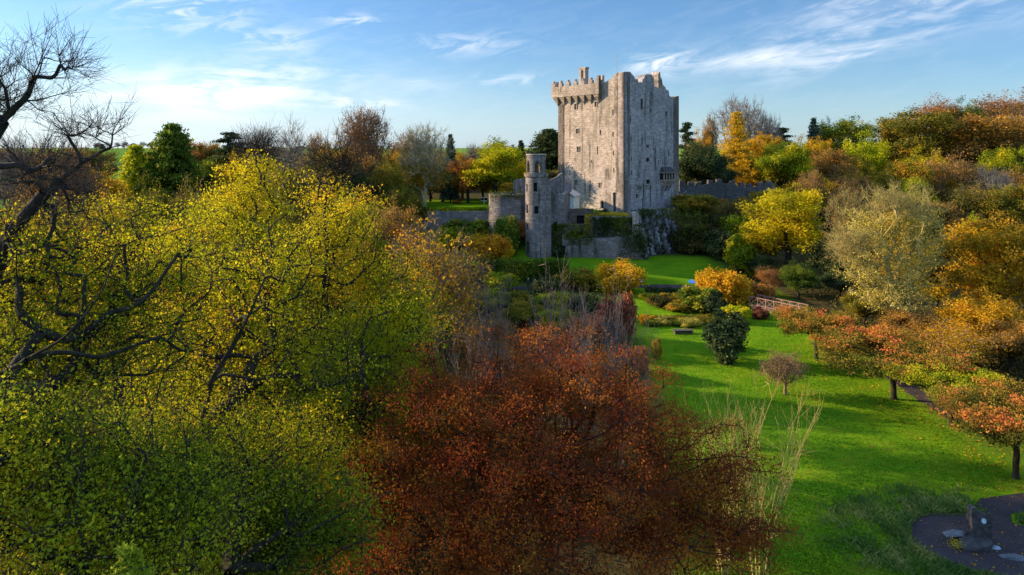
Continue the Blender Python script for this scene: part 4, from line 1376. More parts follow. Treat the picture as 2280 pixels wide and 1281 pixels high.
def proto_cedar(seed, H=14.0, W=12.0, plates=15, per=30):
    rng = np.random.default_rng(seed); tips = []
    for k in range(plates):
        f = k / (plates - 1); z = H * (.35 + .62 * f); a = k * 2.4 + rng.random()
        rr = W * .5 * (1 - f * .75) * (.7 + .3 * rng.random()); c = (math.cos(a) * rr * .55, math.sin(a) * rr * .55, z)
        tips.append(in_ell(rng, 16, c, (rr * .55, rr * .55, .35), .6))
    tips = np.concatenate(tips)
    tp, dr, parts = skeleton(rng, tips, [(0, 0, 0), (0, 0, H * .3), (.1, 0, H * .6), (0, 0, H * .9)], .4, .025, .2)
    V, Q = cat(parts); tme = arr_mesh('trunk', V, Q, M['bark'], smooth=True)
    V, Q, t = leaves(rng, tp, per, .5, .22, .8, (1, 1, .22), None, .4)
    return Proto(tme, arr_mesh('crown', V, Q, L['dark'], t), H, W)


def proto_shrub(seed, H=3.0, W=4.0, n=110, per=55, half=.13, sig=.24, lumps=9, flat=(1, 1, .8), droop=0.0, up=.35):
    rng = np.random.default_rng(seed)
    ells = [((0, 0, H * .45), (W * .4, W * .4, H * .45))]
    for k in range(lumps):
        a = k * 2.4; ells.append(((math.cos(a) * W * .3, math.sin(a) * W * .3, H * (.3 + .42 * rng.random())), (W * .17, W * .17, H * .2)))
    tips = np.concatenate([in_ell(rng, int(n * (.4 if i == 0 else .6 / lumps)) + 3, e[0], e[1], .3, .12) for i, e in enumerate(ells)])
    tp, dr, parts = skeleton(rng, tips, [(0, 0, -.2), (0, 0, H * .06), (0, 0, H * .16)], .10, .012, .3)
    V, Q = cat(parts); tme = arr_mesh('stem', V, Q, M['bark'], smooth=True)
    V, Q, t = leaves(rng, tp, per, sig, half, up, flat, (0, 0, H * .3), droop=droop)
    return Proto(tme, arr_mesh('foliage', V, Q, L['green'], t), H, W)


def proto_cherry(seed, H=6.5, W=11.0, n=320, per=80, half=.095):
    rng = np.random.default_rng(seed); ells = []
    for k in range(11):
        a = k * 2 * math.pi / 11 + rng.random() * .4; rr = W * (.24 + .14 * rng.random())
        ells.append(((math.cos(a) * rr, math.sin(a) * rr, H * (.60 + .22 * rng.random())), (W * .16, W * .16, H * .12)))
    ells += [((0, 0, H * .78), (W * .26, W * .26, H * .15)), ((W * .1, 0, H * .58), (W * .28, W * .28, H * .10))]
    tips = np.concatenate([in_ell(rng, n // 13, e[0], e[1], .5, 1.6) for e in ells])
    tp, dr, parts = skeleton(rng, tips, [(0, 0, 0), (.02, 0, H * .17), (0, .03, H * .34)], .23, .014, .3)
    e_, d_, p2 = twigs(rng, tp, dr, 3, .5, .010, .3, .9); parts += p2
    V, Q = cat(parts); tme = arr_mesh('trunk', V, Q, M['bark'], smooth=True)
    # turning colour: exposed outer sprays redden first, by height
    hz = (tp[:, 2] - H * .5) / (H * .45)
    tcl = np.clip(.16 + .58 * hz + rng.normal(size=len(tp)) * .17, 0, 1)
    V, Q, t = leaves(rng, tp, per, .36, half, .5, (1, 1, .45), None, .55, tcl=tcl, tj=.32)
    return Proto(tme, arr_mesh('crown', V, Q, L['cherry'], t), H, W)


def proto_saplings(seed, H=9.0, W=5.0, stems=7, spread=.42, tw=13, up=.9):
    rng = np.random.default_rng(seed); parts = []
    for s in range(stems):
        a = rng.random() * 6.28; b = np.array([math.cos(a) * .5, math.sin(a) * .5, -.2])
        h = H * (.6 + .4 * rng.random()); lean = np.array([math.cos(a), math.sin(a), 0]) * W * spread * rng.random() ** .6
        t = b + lean + np.array([0, 0, h])
        parts.append(tubes(b[None], np.array([[0, 0, h]]), t[None], (lean * 1.5 + np.array([0, 0, h]))[None], np.array([.055]), np.array([.012]), 6, 5))
        f = rng.random((tw, 1)) * .65 + .3
        o_ = b + (t - b) * f + lean * (f * f - f) * .4
        d = unit(np.stack([rng.normal(size=tw), rng.normal(size=tw), up + rng.random(tw)], 1))
        ends, ed, p2 = twigs(rng, o_, d, 1, h * .22, .017, .5, .25, 3, 5); parts += p2
    V, Q = cat(parts)
    return Proto(arr_mesh('trunk', V, Q, M['barkpink'], smooth=True), None, H, W)


PR = {
    'round': proto_round(11), 'round2': proto_round(12, H=17, W=12.5, trunk_f=.3), 'tall': proto_round(13, H=18, W=9, n=220, trunk_f=.36),
    'thin': proto_round(14, H=16, W=12, n=260, per=36, sig=.72, half=.145, tw=6, twr=.03, bmat='barkbrown'),
    'dense': proto_round(15, H=14, W=13, n=300, per=120, sig=.6, half=.16, trunk_f=.25, tw=0),
    'bare': proto_bare(21), 'bare2': proto_bare(22, H=14, W=14, bmat='barkbrown', leaf=2, half=.16),
    'brownbare': proto_bare(23, H=15, W=13.5, n=420, tw=8, sub=2, bmat='barkbrown', leaf=1, half=.12, twr=.03),
    'conifer': proto_conifer(31), 'larch': proto_conifer(32, H=17, W=11, tiers=24, spokes=9, per=15, half=.2, droop=.12, top=.7, gap=.15, sig=.42),
    'spruce2': proto_conifer(33, H=16, W=10, tiers=18, spokes=11, per=34, half=.26, droop=.1, top=.42, sig=.5),
    'cedar': proto_cedar(41), 'shrub': proto_shrub(51), 'shrub2': proto_shrub(52, H=3.2, W=4, n=130, lumps=12),
    'cone': proto_shrub(53, H=4.0, W=2.6, n=150, per=60, lumps=3, half=.11, sig=.2),
    'mound': proto_shrub(54, H=3.2, W=5.2, n=190, per=60, half=.11, sig=.22, lumps=16, droop=.18, up=.1),
    'weep': proto_shrub(55, H=7.5, W=5.5, n=230, per=60, half=.13, sig=.30, lumps=12, droop=.75, up=.05),
    'cherry': proto_cherry(61), 'cherry2': proto_cherry(62, W=12), 'saplings': proto_saplings(71), 'saplings2': proto_saplings(72, stems=9), 'fan': proto_saplings(73, H=9.0, W=9.0, stems=15, spread=.55, tw=9, up=.4), 'fan2': proto_saplings(74, H=9.0, W=9.0, stems=13, spread=.6, tw=10, up=.3),
}


def inst(kind, x, y, H, Wd, pal, label, cat_, group=None, rz=None, name='tree', z=None, bmat=None):
    p = PR[kind]; rng = random.Random(int(x * 131 + y * 17))
    z0 = gz(x, y) if z is None else z
    o = empty(name, (x, y, z0 - .05), rng.uniform(0, 6.28) if rz is None else rz)
    o.scale = (Wd / p.W, Wd / p.W, H / p.H)
    tag(o, label, cat_, group)
    t = link('trunk' if 'stem' not in p.trunk.name else 'stem', p.trunk, o)
    if bmat: t.material_slots[0].link = 'OBJECT'; t.material_slots[0].material = M[bmat]
    if p.crown:
        c = link('crown' if 'foliage' not in p.crown.name else 'foliage', p.crown, o)
        if pal: c.material_slots[0].link = 'OBJECT'; c.material_slots[0].material = L[pal]
    return o


def tree(kind, px, ytop, Y, wpx, pal, label, cat_='tree', group=None, name=None, rz=None, bmat=None, ybase=None):
    """tree whose stem stands at depth Y under photo column px, top at row ytop, crown wpx wide"""
    x = (px - 1140) / FPX * Y
    z0 = gz(x, Y)
    H = CAM_Z - (ytop - HORIZON) / FPX * Y - z0
    H = max(H, .40 * wpx / FPX * Y)
    return inst(kind, x, Y, H, wpx / FPX * Y * WX.get(kind, 1.0), pal, label, cat_, group, rz, name or NAMES.get(kind, 'broadleaf_tree'), bmat=bmat)


WX = {'cherry': 1.12, 'cherry2': 1.12, 'round': 1.15, 'round2': 1.2, 'dense': 1.15, 'tall': 1.25, 'thin': 1.15, 'cedar': 1.9, 'conifer': 1.35, 'spruce2': 1.3}
NAMES = {'bare': 'bare_tree', 'bare2': 'bare_tree', 'brownbare': 'bare_tree', 'conifer': 'conifer', 'spruce2': 'conifer', 'larch': 'larch', 'cedar': 'cedar',
         'shrub': 'shrub', 'shrub2': 'shrub', 'cone': 'shrub', 'mound': 'shrub', 'weep': 'weeping_tree', 'cherry': 'cherry_tree', 'cherry2': 'cherry_tree',
         'saplings': 'sapling_clump', 'saplings2': 'sapling_clump'}

T = tree
GW = 'trees on the wooded hill'; GL = 'trees beyond the left foreground'
# --- left background
for a in [
    ('bare', 30, 300, 118, 120, None, 'bare grey tree at the far left edge behind the foreground branches'),
    ('thin', 120, 318, 110, 130, 'brown', 'thin brown tree behind the bare foreground branches'),
    ('brownbare', 175, 330, 100, 90, 'russet', 'rusty twiggy tree left of the orange tree'),
    ('tall', 228, 350, 112, 84, 'orange', 'soft orange tree below the far green field'),
    ('conifer', 303, 322, 122, 92, 'lime', 'feathery pale green tree with leaning bare stem beside the dark conifer'),
    ('spruce2', 384, 277, 124, 118, 'green', 'tall broad dark conifer on the left skyline'),
    ('round', 345, 322, 150, 70, 'orange', 'small orange tree peeping out left of the dark conifer'),
    ('round2', 432, 306, 150, 95, 'russet', 'russet tree behind the right shoulder of the dark conifer'),
    ('dense', 452, 345, 132, 75, 'green', 'dull green tree right of the dark conifer'),
    ('cedar', 510, 294, 140, 90, 'dark', 'flat-topped dark cedar on the left skyline'),
    ('round', 516, 330, 125, 84, 'orange', 'pink-orange tree below the flat-topped cedar'),
    ('bare', 572, 290, 120, 70, None, 'bare grey-brown tree right of the flat-topped cedar'),
    ('dense', 610, 345, 128, 90, 'olive', 'olive tree behind the bare treetop'),
    ('cedar', 662, 325, 140, 60, 'dark', 'small dark cedar in the skyline gap'),
    ('dense', 660, 385, 120, 90, 'dark', 'dark evergreen below the skyline gap'),
    ('bare2', 708, 302, 145, 60, 'brown', 'small bare tree on the skyline left of the big bare beech'),
    ('round2', 740, 312, 124, 105, 'gold', 'gold-orange tree in front of the skyline beech'),
    ('dense', 765, 338, 118, 120, 'dark', 'wide dark yew under the skyline beech'),
    ('brownbare', 812, 244, 140, 142, 'russet', 'big round bare beech with brown tips on the skyline'),
    ('dense', 862, 345, 124, 92, 'olive', 'rounded olive-brown tree left of the pale-stemmed tree'),
    ('bare2', 905, 300, 160, 80, 'brown', 'thin bare tree behind the pale-stemmed tree'),
    ('conifer', 1003, 298, 150, 30, 'blue', 'narrow sparse spire conifer on the skyline'),
    ('round2', 1042, 345, 148, 92, 'russet', 'dark russet tree on the terrace lawn'),
    ('tall', 985, 350, 152, 70, 'brown', 'brown tree between the pale-stemmed tree and the russet tree'),
    ('bare', 1052, 318, 190, 45, None, 'small distant bare tree above the russet tree'),
    ('tall', 1104, 300, 145, 104, 'lime', 'bright lime-yellow tree left of the tower'),
    ('conifer', 1160, 312, 200, 30, 'dark', 'small dark spire conifer beside the house chimneys'),
    ('conifer', 1140, 330, 190, 40, 'blue', 'bluish conifer below the house chimneys'),
    ('spruce2', 1222, 288, 165, 100, 'dark', 'big dark evergreen directly left of the keep'),
    ('round', 1176, 345, 148, 78, 'yellow', 'yellow-orange tree between the lime tree and the round tower'),
    ('shrub', 1239, 376, 152, 26, 'orange', 'small orange shrub against the left edge of the keep'),
    ('dense', 1215, 372, 150, 62, 'dark', 'dark shrubby tree behind the round tower'),
    ('dense', 890, 415, 142, 70, 'dark', 'dark laurel at the left end of the terrace lawn'),
    ('round', 960, 395, 160, 90, 'olive', 'olive tree behind the terrace lawn'),
    ('thin', 1030, 400, 158, 80, 'brown', 'thin brown tree behind the terrace sign'),
    ('dense', 1110, 400, 160, 90, 'olive', 'low olive tree behind the round bastion'),
    ('shrub', 1018, 447, 146, 24, 'orange', 'little orange shrub on the terrace lawn'),
    ('dense', 540, 400, 105, 110, 'olive', 'olive-green tree below the pink-orange tree'),
    ('thin', 430, 390, 98, 110, 'olive', 'thin dull green tree below the dark conifer'),
    ('dense', 320, 420, 95, 100, 'olive', 'dark olive tree below the feathery tree'),
    ('thin', 200, 430, 92, 110, 'brown', 'brown thin tree below the soft orange tree'),
    ('dense', 760, 420, 102, 100, 'olive', 'olive tree under the dark yew'),
    ('thin', 840, 430, 104, 90, 'brown', 'brownish thin tree at the foot of the terrace'),
    ('dense', 660, 470, 90, 120, 'olive', 'olive tree behind the yellow foreground tree'),
    ('thin', 520, 480, 80, 130, 'gold', 'thin golden tree behind the yellow maple'),
    ('thin', 100, 420, 80, 130, 'brown', 'brown tree behind the left bare limbs'),
    ('dense', 20, 440, 70, 130, 'olive', 'olive tree at the left edge behind the bare limbs'),
]: T(*a, group=GL)
# pale-stemmed tree on the terrace edge
T('bare', 945, 274, 136, 135, None, 'tall tree with pale curving stems and bare top at the terrace edge', name='pale_stemmed_tree', bmat='barkpale')
T('thin', 935, 352, 138, 130, 'olive', 'olive leaves on a lower tree round the pale-stemmed tree', group=GL)
# --- right of the castle
for a in [
    ('cedar', 1527, 272, 185, 46, 'dark', 'dark flat cedar just right of the keep'),
    ('dense', 1562, 306, 158, 120, 'dark', 'big dark evergreen against the right side of the keep'),
    ('dense', 1600, 352, 156, 80, 'dark', 'dark evergreen in front of the golden larch'),
    ('round', 1562, 283, 190, 60, 'orange', 'orange tree behind the dark evergreen'),
    ('larch', 1640, 248, 168, 125, 'gold', 'golden larch with orange tip behind the curtain wall'),
    ('bare', 1652, 213, 195, 140, None, 'big bare tree on the skyline behind the golden larch'),
    ('bare', 1712, 250, 190, 70, None, 'smaller bare tree right of the big bare skyline tree'),
    ('bare2', 1580, 262, 192, 40, 'brown', 'slim bare tree left of the golden larch'),
    ('round2', 1700, 290, 178, 75, 'orange', 'orange tree right of the golden larch'),
    ('cedar', 1738, 284, 195, 60, 'dark', 'dark flat cedar behind the round green tree'),
    ('dense', 1742, 305, 162, 125, 'neardark', 'round dull green tree above the curtain wall'),
    ('round', 1792, 298, 180, 72, 'orange', 'brown-orange tree right of the round green tree'),
    ('dense', 1668, 350, 166, 60, 'gold', 'low gold tree at the foot of the larch'),
    ('conifer', 1812, 262, 190, 36, 'blue', 'bluish spire conifer on the right skyline'),
    ('round2', 1820, 300, 178, 66, 'gold', 'gold tree below the bluish spire conifer'),
    ('round', 1838, 258, 196, 40, 'blue', 'small bluish tree right of the spire conifer'),
    ('round2', 1886, 256, 192, 118, 'green', 'green tree on the right skyline'),
    ('round', 1922, 284, 176, 104, 'lime', 'bright lime-yellow tree on the hill'),
    ('dense', 1845, 320, 168, 108, 'brown', 'round brown-orange tree on the hill'),
    ('round', 2000, 262, 196, 90, 'olive', 'olive tree left of the big brown hill tree'),
    ('round2', 2040, 234, 186, 160, 'olive', 'big olive-brown tree on the hill crest'),
    ('thin', 2090, 212, 205, 118, 'russet', 'thin russet treetop on the hill crest'),
    ('round', 2152, 212, 200, 84, 'green', 'green tree on the hill crest'),
    ('thin', 2226, 197, 205, 130, 'russet', 'thin russet tree at the top of the hill'),
    ('round2', 2180, 244, 182, 190, 'brown', 'great spreading brown-orange tree on the hill'),
    ('round', 2262, 232, 190, 120, 'brown', 'brown tree at the right edge of the hill'),
    ('round', 2064, 322, 168, 108, 'yellow', 'yellow tree halfway up the hill'),
    ('thin', 2122, 332, 158, 130, 'brown', 'thin grey-brown tree in the shade of the hill'),
    ('bare', 2205, 370, 152, 120, None, 'dark grey bare tree right of the shaded bare tree'),
    ('dense', 1945, 372, 160, 120, 'olive', 'dark olive tree below the lime-yellow tree'),
    ('round', 2272, 325, 165, 84, 'lime', 'yellow-green tree at the right edge halfway up'),
    ('dense', 2030, 385, 152, 100, 'neardark', 'dark green tree below the yellow hill tree'),
    ('bare2', 1800, 385, 146, 80, 'brown', 'grey brush tree at the end of the curtain wall'),
    ('thin', 1862, 400, 150, 90, 'brown', 'thin brown tree above the big yellow tree'),
    ('thin', 2160, 400, 146, 110, 'olive', 'thin olive tree in the shade of the hill'),
    ('dense', 2250, 400, 142, 110, 'olive', 'olive tree at the right edge above the orange tree'),
    ('dense', 1985, 430, 140, 110, 'olive', 'olive tree behind the pale straw tree'),
    ('dense', 2085, 440, 138, 110, 'brown', 'brown tree between the pale straw tree and the orange tree'),
    ('round', 1750, 330, 175, 60, 'brown', 'brown tree above the curtain wall end'),
    ('dense', 1912, 335, 172, 70, 'olive', 'olive tree below the green skyline tree'),
    ('round', 2110, 280, 190, 90, 'olive', 'olive tree between the two hill crest trees'),
]: T(*a, group=GW)

# --- middle distance, right side
T('round2', 1752, 404, 113, 165, 'yellow', 'big golden-yellow tree below the curtain wall', name='maple_tree', rz=.4)
T('dense', 1700, 500, 118, 90, 'olive', 'olive lower tree left of the big golden tree', group=GW)
T('brownbare', 1893, 425, 104, 120, 'brown', 'straggling brown twiggy tree right of the big golden tree', bmat='barkmoss')
T('dense', 1850, 530, 108, 110, 'dark', 'dark evergreen in the shade below the twiggy tree')
T('dense', 1690, 560, 112, 80, 'dark', 'dark holly under the big golden tree')
T('cone', 1655, 512, 114, 78, 'neardark', 'tall dark green shrub with bright tip below the crag', 'shrub')
T('round', 1778, 578, 99, 80, 'green', 'fresh green small tree above the footbridge', 'tree')
T('thin', 1715, 592, 103, 60, 'russet', 'slim rusty-topped sapling behind the footbridge')
T('mound', 1612, 588, 98, 130, 'orange', 'domed orange maple beside the blue board', 'tree', name='maple_tree')
T('mound', 1672, 620, 100, 110, 'russet', 'dark brown domed shrub in shade right of the domed orange maple', 'shrub')
T('shrub2', 1556, 634, 92, 84, 'green', 'grey-green leafy shrub left of the domed orange maple', 'shrub')
T('shrub', 1592, 650, 90, 60, 'dark', 'dark glossy shrub in front of the domed orange maple', 'shrub')
T('shrub2', 1640, 680, 86, 60, 'lime', 'yellow-green feathery shrub behind the dark conical shrub', 'shrub')
T('shrub', 1690, 684, 88, 44, 'copper', 'low purple shrub left of the footbridge', 'shrub')
T('cone', 1618, 680, 70.5, 88, 'dark', 'dark conical evergreen shrub standing alone on the lawn', 'shrub')
T('shrub', 1470, 676, 95, 60, 'litter', 'low grey-brown shrub at the flower border', 'shrub')
T('shrub2', 1512, 690, 92, 60, 'olive', 'olive shrub at the left foot of the grey-green shrub', 'shrub')
for i, (px, yt, Y, w_, pal, lb) in enumerate([
    (1440, 700, 86, 40, 'orange', 'small orange plant at the left end of the flower border'), (1478, 716, 85.5, 46, 'pale', 'golden plant in the flower border'),
    (1512, 712, 85, 40, 'green', 'yellow-green plant in the flower border'), (1545, 710, 85, 42, 'pale', 'gold plant near the bench in the flower border'),
    (1575, 712, 85.5, 40, 'olive', 'dull plant at the right end of the flower border'), (1440, 664, 99, 34, 'yellow', 'yellow plant at the far left lawn edge'),
    (1490, 664, 98, 50, 'olive', 'lime-green plant along the far lawn edge'), (1530, 662, 98, 36, 'green', 'green plant along the far lawn edge'),
    (1452, 722, 85, 40, 'green', 'short yellow-green plant beside the small orange plant'), (1532, 722, 84.5, 50, 'pale', 'straw-yellow plant right behind the bench')]):
    T('shrub' if i % 2 else 'shrub2', px, yt, Y, w_, pal, lb, 'plant', 'plants in the flower border', name='border_plant')
T('weep', 1380, 574, 104, 112, 'gold', 'golden weeping tree in front of the lower castle wall', 'tree')
T('mound', 1368, 640, 78, 100, 'copper', 'copper-purple domed tree left of the lawn', 'tree', name='copper_beech')
T('mound', 1400, 760, 66, 90, 'copper', 'dark purple shrub behind the red beech', 'shrub')
T('shrub', 1462, 752, 71, 26, 'gold', 'small golden shrub beside the dark purple shrub', 'shrub')
T('shrub2', 1255, 610, 108, 60, 'olive', 'grey-green bush on the path below the castle', 'shrub')
T('shrub2', 1040, 485, 126, 100, 'green', 'large clipped green laurel below the terrace wall', 'shrub')
T('shrub', 1000, 500, 124, 60, 'lime', 'light green laurel below the terrace wall', 'shrub')
T('mound', 1090, 512, 119, 115, 'orange', 'spreading rusty orange maple left of the round tower', 'tree', name='maple_tree')
T('shrub2', 1128, 478, 122, 62, 'green', 'green bush against the round bastion', 'shrub')
T('dense', 1157, 486, 123.5, 40, 'russet', 'red-brown creeper bush against the round tower', 'shrub', name='shrub')
T('shrub', 1246, 545, 120.6, 30, 'dark', 'dark ivy bush at the foot of the ruined house', 'shrub')
T('shrub', 1345, 462, 128.5, 26, 'dark', 'dark bush beside the arched keep door', 'shrub')
T('thin', 1610, 440, 136, 110, 'olive', 'thin grey-green tree on the slope below the curtain wall')
T('dense', 1575, 500, 130, 90, 'litter', 'dull undergrowth bush right of the crag', 'shrub', name='shrub')
T('dense', 1650, 480, 133, 80, 'olive', 'dark olive bush below the curtain wall', 'shrub', name='shrub')
# pale straw tree and its companions
T('round', 2000, 430, 92, 90, 'orange', 'orange-tipped tree peeping over the straw-coloured tree')
T('dense', 2085, 520, 86, 110, 'olive', 'olive tree between the straw-coloured and the orange tree')
T('round', 2165, 470, 96, 70, 'lime', 'lime-yellow treetop left of the big orange tree')
T('round2', 2215, 465, 78, 210, 'orange', 'big orange tree at the right edge above the cherries', name='maple_tree')
T('round', 2190, 640, 70, 170, 'orange', 'lower golden-orange tree beneath the big orange tree', name='maple_tree')
T('dense', 1925, 640, 84, 90, 'olive', 'olive shrubby tree left of the pale stems')
T('dense', 1870, 600, 100, 80, 'dark', 'dark yew behind the footbridge', 'tree')
T('dense', 2040, 690, 72, 150, 'brown', 'brown bushy tree behind the cherries', 'tree')
T('thin', 2130, 720, 66, 150, 'orange', 'thin orange tree behind the front cherries')
T('dense', 2250, 700, 66, 130, 'brown', 'brown tree at the right edge behind the cherries', 'tree')
# cherries on the lawn
T('cherry', 1818, 680, 71.5, 180, 'cherry', 'cherry tree with red-tipped green crown nearest the footbridge')
T('cherry2', 1893, 735, 66.5, 150, 'cherry', 'second cherry tree from the footbridge, trunk hidden by its low boughs')
T('cherry2', 1990, 742, 60, 290, 'cherry', 'wide cherry tree with red and gold crown and pale trunk on the sunlit lawn')
T('cherry', 2118, 805, 54, 220, 'neardark', 'shaded dark green cherry tree beside the path')
T('cherry2', 2262, 868, 45.5, 330, 'cherry', 'nearest cherry tree with coral-red sprays at the right edge')


def weeping_bare():
    rng = np.random.default_rng(77)
    a = PG(1748, 878); z0 = gz(a.x, a.y)
    H = (878 - 792) / FPX * a.y
    tips = in_ell(rng, 150, (0, 0, H * .66), (1.75, 1.75, H * .32), .35)
    tp, dr, parts = skeleton(rng, tips, [(0, 0, 0), (.03, 0, H * .2), (0, 0, H * .42)], .13, .012, .35)
    e, d, p2 = twigs(rng, tp, dr, 9, .55, .013, -.25, .9, 2, 2); parts += p2
    V, Q = cat(parts)
    o = empty('bare_tree', (a.x, a.y, z0)); tag(o, 'small round-headed bare weeping tree alone on the lawn', 'tree')
    link('trunk', arr_mesh('trunk', V, Q, M['barkbrown'], smooth=True), o)
    V, Q, t = leaves(rng, e[::3], 2, .15, .055, .2)
    link('crown', arr_mesh('crown', V, Q, L['brown'], t), o)


weeping_bare()


# ------------------------------------------------------------------ foreground trees, each grown for its place
def hero(name, base_px, base_Y, ells, label, leafpal='near', n=260, per=60, sig=.42, half=.085, R0=.38, bmat='bark', tw=4, twl=.85, twr=.012, sub=1, rt=.016,
         seed=0, bare=None, nb=120, bf=.30, trunk_f=.42, lean=None, leafup=.35, tlo=0.0, thi=1.0, shell=.6, limbs=None, barrel=8):
    """ells: crown lumps as (px, py, Y, half-width px, half-height px, half-depth m); bare lumps carry twigs only"""
    rng = np.random.default_rng(seed)
    bx = (base_px - 1140) / FPX * base_Y; z0 = gz(bx, base_Y)
    base = np.array([bx, base_Y, z0])
    def conv(e):
        c = P(e[0], e[1], e[2]); return np.array(c) - base, np.array([e[3] / FPX * e[2], e[5], e[4] / FPX * e[2]])
    E = [conv(e) for e in ells]; B = [conv(e) for e in (bare or [])]
    wts = np.array([r[0] * r[2] for c, r in E]); wts = wts / wts.sum() if len(E) else wts
    tl = [in_ell(rng, max(6, int(n * w_)), c, r, shell, 1.2) for (c, r), w_ in zip(E, wts)]
    nl = sum(len(t) for t in tl)
    if B:
        wb = np.array([r[0] * r[2] for c, r in B]); wb = wb / wb.sum()
        tl += [in_ell(rng, max(6, int(nb * w_)), c, r, .7, 1.2) for (c, r), w_ in zip(B, wb)]
    tips = np.concatenate(tl); top = tips[:, 2].max()
    cm = tips.mean(0)
    tr = [np.zeros(3), np.array([cm[0] * .10, cm[1] * .10, top * trunk_f * .5]), np.array([cm[0] * .28, cm[1] * .28, top * trunk_f])]
    if limbs is not None: tr = [np.zeros(3)] + [np.array(P(*q)) - base for q in limbs]
    tp, dr, parts = skeleton(rng, tips, tr, R0, rt, bf, barrel, 4, .12, 4)
    # tips keep their order in the node list only by sorting, so ask each node which lump it is nearest
    def lump(p):
        f = lambda LL_: np.min([(((p - c) / r) ** 2).sum(1) for c, r in LL_], axis=0) if LL_ else np.full(len(p), 1e9)
        return f(E) < f(B)
    leafy = lump(tp)
    e_, d_, p2 = twigs(rng, tp, dr, tw, twl, twr, .3, .85, 2, sub); parts += p2
    if (~leafy).any():
        e3, d3, p3 = twigs(rng, tp[~leafy], dr[~leafy], tw + 4, twl * 1.3, twr, .4, .7, 3, sub + 2); parts += p3
    V, Q = cat(parts)
    o = empty(name, tuple(base)); tag(o, label, 'tree')
    link('trunk', arr_mesh('trunk', V, Q, M[bmat], smooth=True), o)
    if per:
        src = tp[leafy]
        V, Q, t = leaves(rng, src, per, sig, half, leafup, (1, 1, .65), None, .62, tlo, thi)
        link('crown', arr_mesh('crown', V, Q, L[leafpal], t), o)
    return o


HN = 'lime_tree'
hero('lime_tree', -150, 16, [(60, 800, 19, 230, 190, 2.4), (260, 720, 20.5, 190, 170, 2.4), (90, 590, 20, 190, 130, 2.2), (350, 620, 21.5, 150, 120, 2.2)],
     'yellow-green tree at the left edge with a long dark limb reaching right', n=380, per=74, half=.046, sig=.34, R0=.22, seed=1, bf=.2, rt=.019, tw=5,
     limbs=[(-160, 1150, 15.6), (-70, 880, 15.4), (60, 800, 15.6), (150, 745, 16), (215, 668, 16.6), (262, 560, 17.4)])
hero('lime_tree', 385, 21.5, [(440, 840, 25.5, 210, 200, 2.6), (600, 650, 25.5, 150, 190, 2.4), (420, 640, 27, 120, 140, 2.4), (660, 830, 25, 150, 150, 2.4)],
     'yellow-green tree with dark forking limbs right of the edge tree', n=380, per=74, half=.050, sig=.36, R0=.30, seed=2, bf=.2, rt=.019, tw=5,
     limbs=[(400, 1180, 21.4), (435, 1000, 21.4), (470, 850, 21.6), (545, 720, 22), (590, 620, 22.6)])
hero('lime_tree', 745, 34, [(745, 530, 37, 115, 165, 3.0), (660, 650, 36, 110, 130, 2.8), (830, 640, 37, 120, 130, 2.8), (750, 740, 36, 150, 110, 2.8)],
     'upright yellow tree with several dark parallel stems beside the terrace view', 'yellow', n=340, per=95, half=.062, sig=.42, R0=.20, seed=3, bf=.22, tw=5, twr=.013,
     limbs=[(735, 820, 35.5), (728, 620, 36), (722, 500, 36)], bare=[(755, 375, 36, 70, 45, 2)], nb=30)
hero('maple_tree', 565, 50, [(555, 420, 50, 70, 100, 3.2), (500, 500, 50, 75, 75, 3.0), (610, 570, 49, 110, 100, 3.2), (540, 600, 48, 110, 80, 3.2)],
     'bright yellow maple standing behind the forked lime tree', 'yellow', n=320, per=95, half=.085, sig=.48, R0=.34, seed=4, twl=.9, twr=.016, bare=[(570, 340, 50, 55, 36, 2)], nb=26)
hero('lime_tree', 90, 13.5, [(130, 1110, 14.5, 270, 190, 2.4), (330, 1170, 15.5, 210, 170, 2.4), (-60, 980, 14, 160, 160, 2.0)],
     'dark green shaded tree filling the lower left corner', 'neardark', n=380, per=150, half=.040, R0=.30, seed=5, sig=.42)
hero('lime_tree', 560, 18, [(560, 1110, 20.5, 230, 190, 2.6), (430, 1000, 21.5, 190, 150, 2.6), (690, 1190, 20, 150, 140, 2.4)],
     'olive green tree in the lower left beside the red beech', 'neardark', n=400, per=140, half=.045, R0=.27, seed=6, sig=.45, limbs=[(520, 1270, 18), (540, 1130, 18), (640, 1020, 18.6)])
hero('lime_tree', 850, 31, [(850, 790, 32, 150, 130, 3.0), (780, 890, 30, 170, 120, 2.8), (720, 1000, 28, 150, 110, 2.6), (900, 690, 35, 100, 90, 2.8)],
     'olive-yellow tree at the left shoulder of the red beech', 'near', n=350, per=100, half=.056, R0=.29, seed=7, tlo=.0, thi=.85, sig=.5, limbs=[(815, 960, 29), (800, 800, 29.5), (830, 690, 30.5)], bf=.22)
hero('lime_tree', 255, 36, [(270, 540, 39, 150, 110, 2.8), (150, 560, 38, 130, 100, 2.8), (380, 560, 39, 100, 110, 2.8)],
     'thin olive tree with dark upright branches behind the edge tree', 'near', n=280, per=55, half=.066, sig=.5, R0=.30, seed=8, tlo=0, thi=.8, tw=6, twr=.014, limbs=[(258, 760, 36), (265, 600, 36), (285, 500, 36.5)], bf=.2)
hero('twiggy_tree', 965, 52, [(960, 600, 52, 95, 110, 3.4), (1010, 660, 51, 80, 100, 3)],
     'pinkish-orange twiggy tree below the terrace wall', 'orange', n=260, per=16, half=.12, sig=.5, R0=.26, bmat='barkbrown', seed=9, tw=9, sub=2, twl=.9, twr=.014)
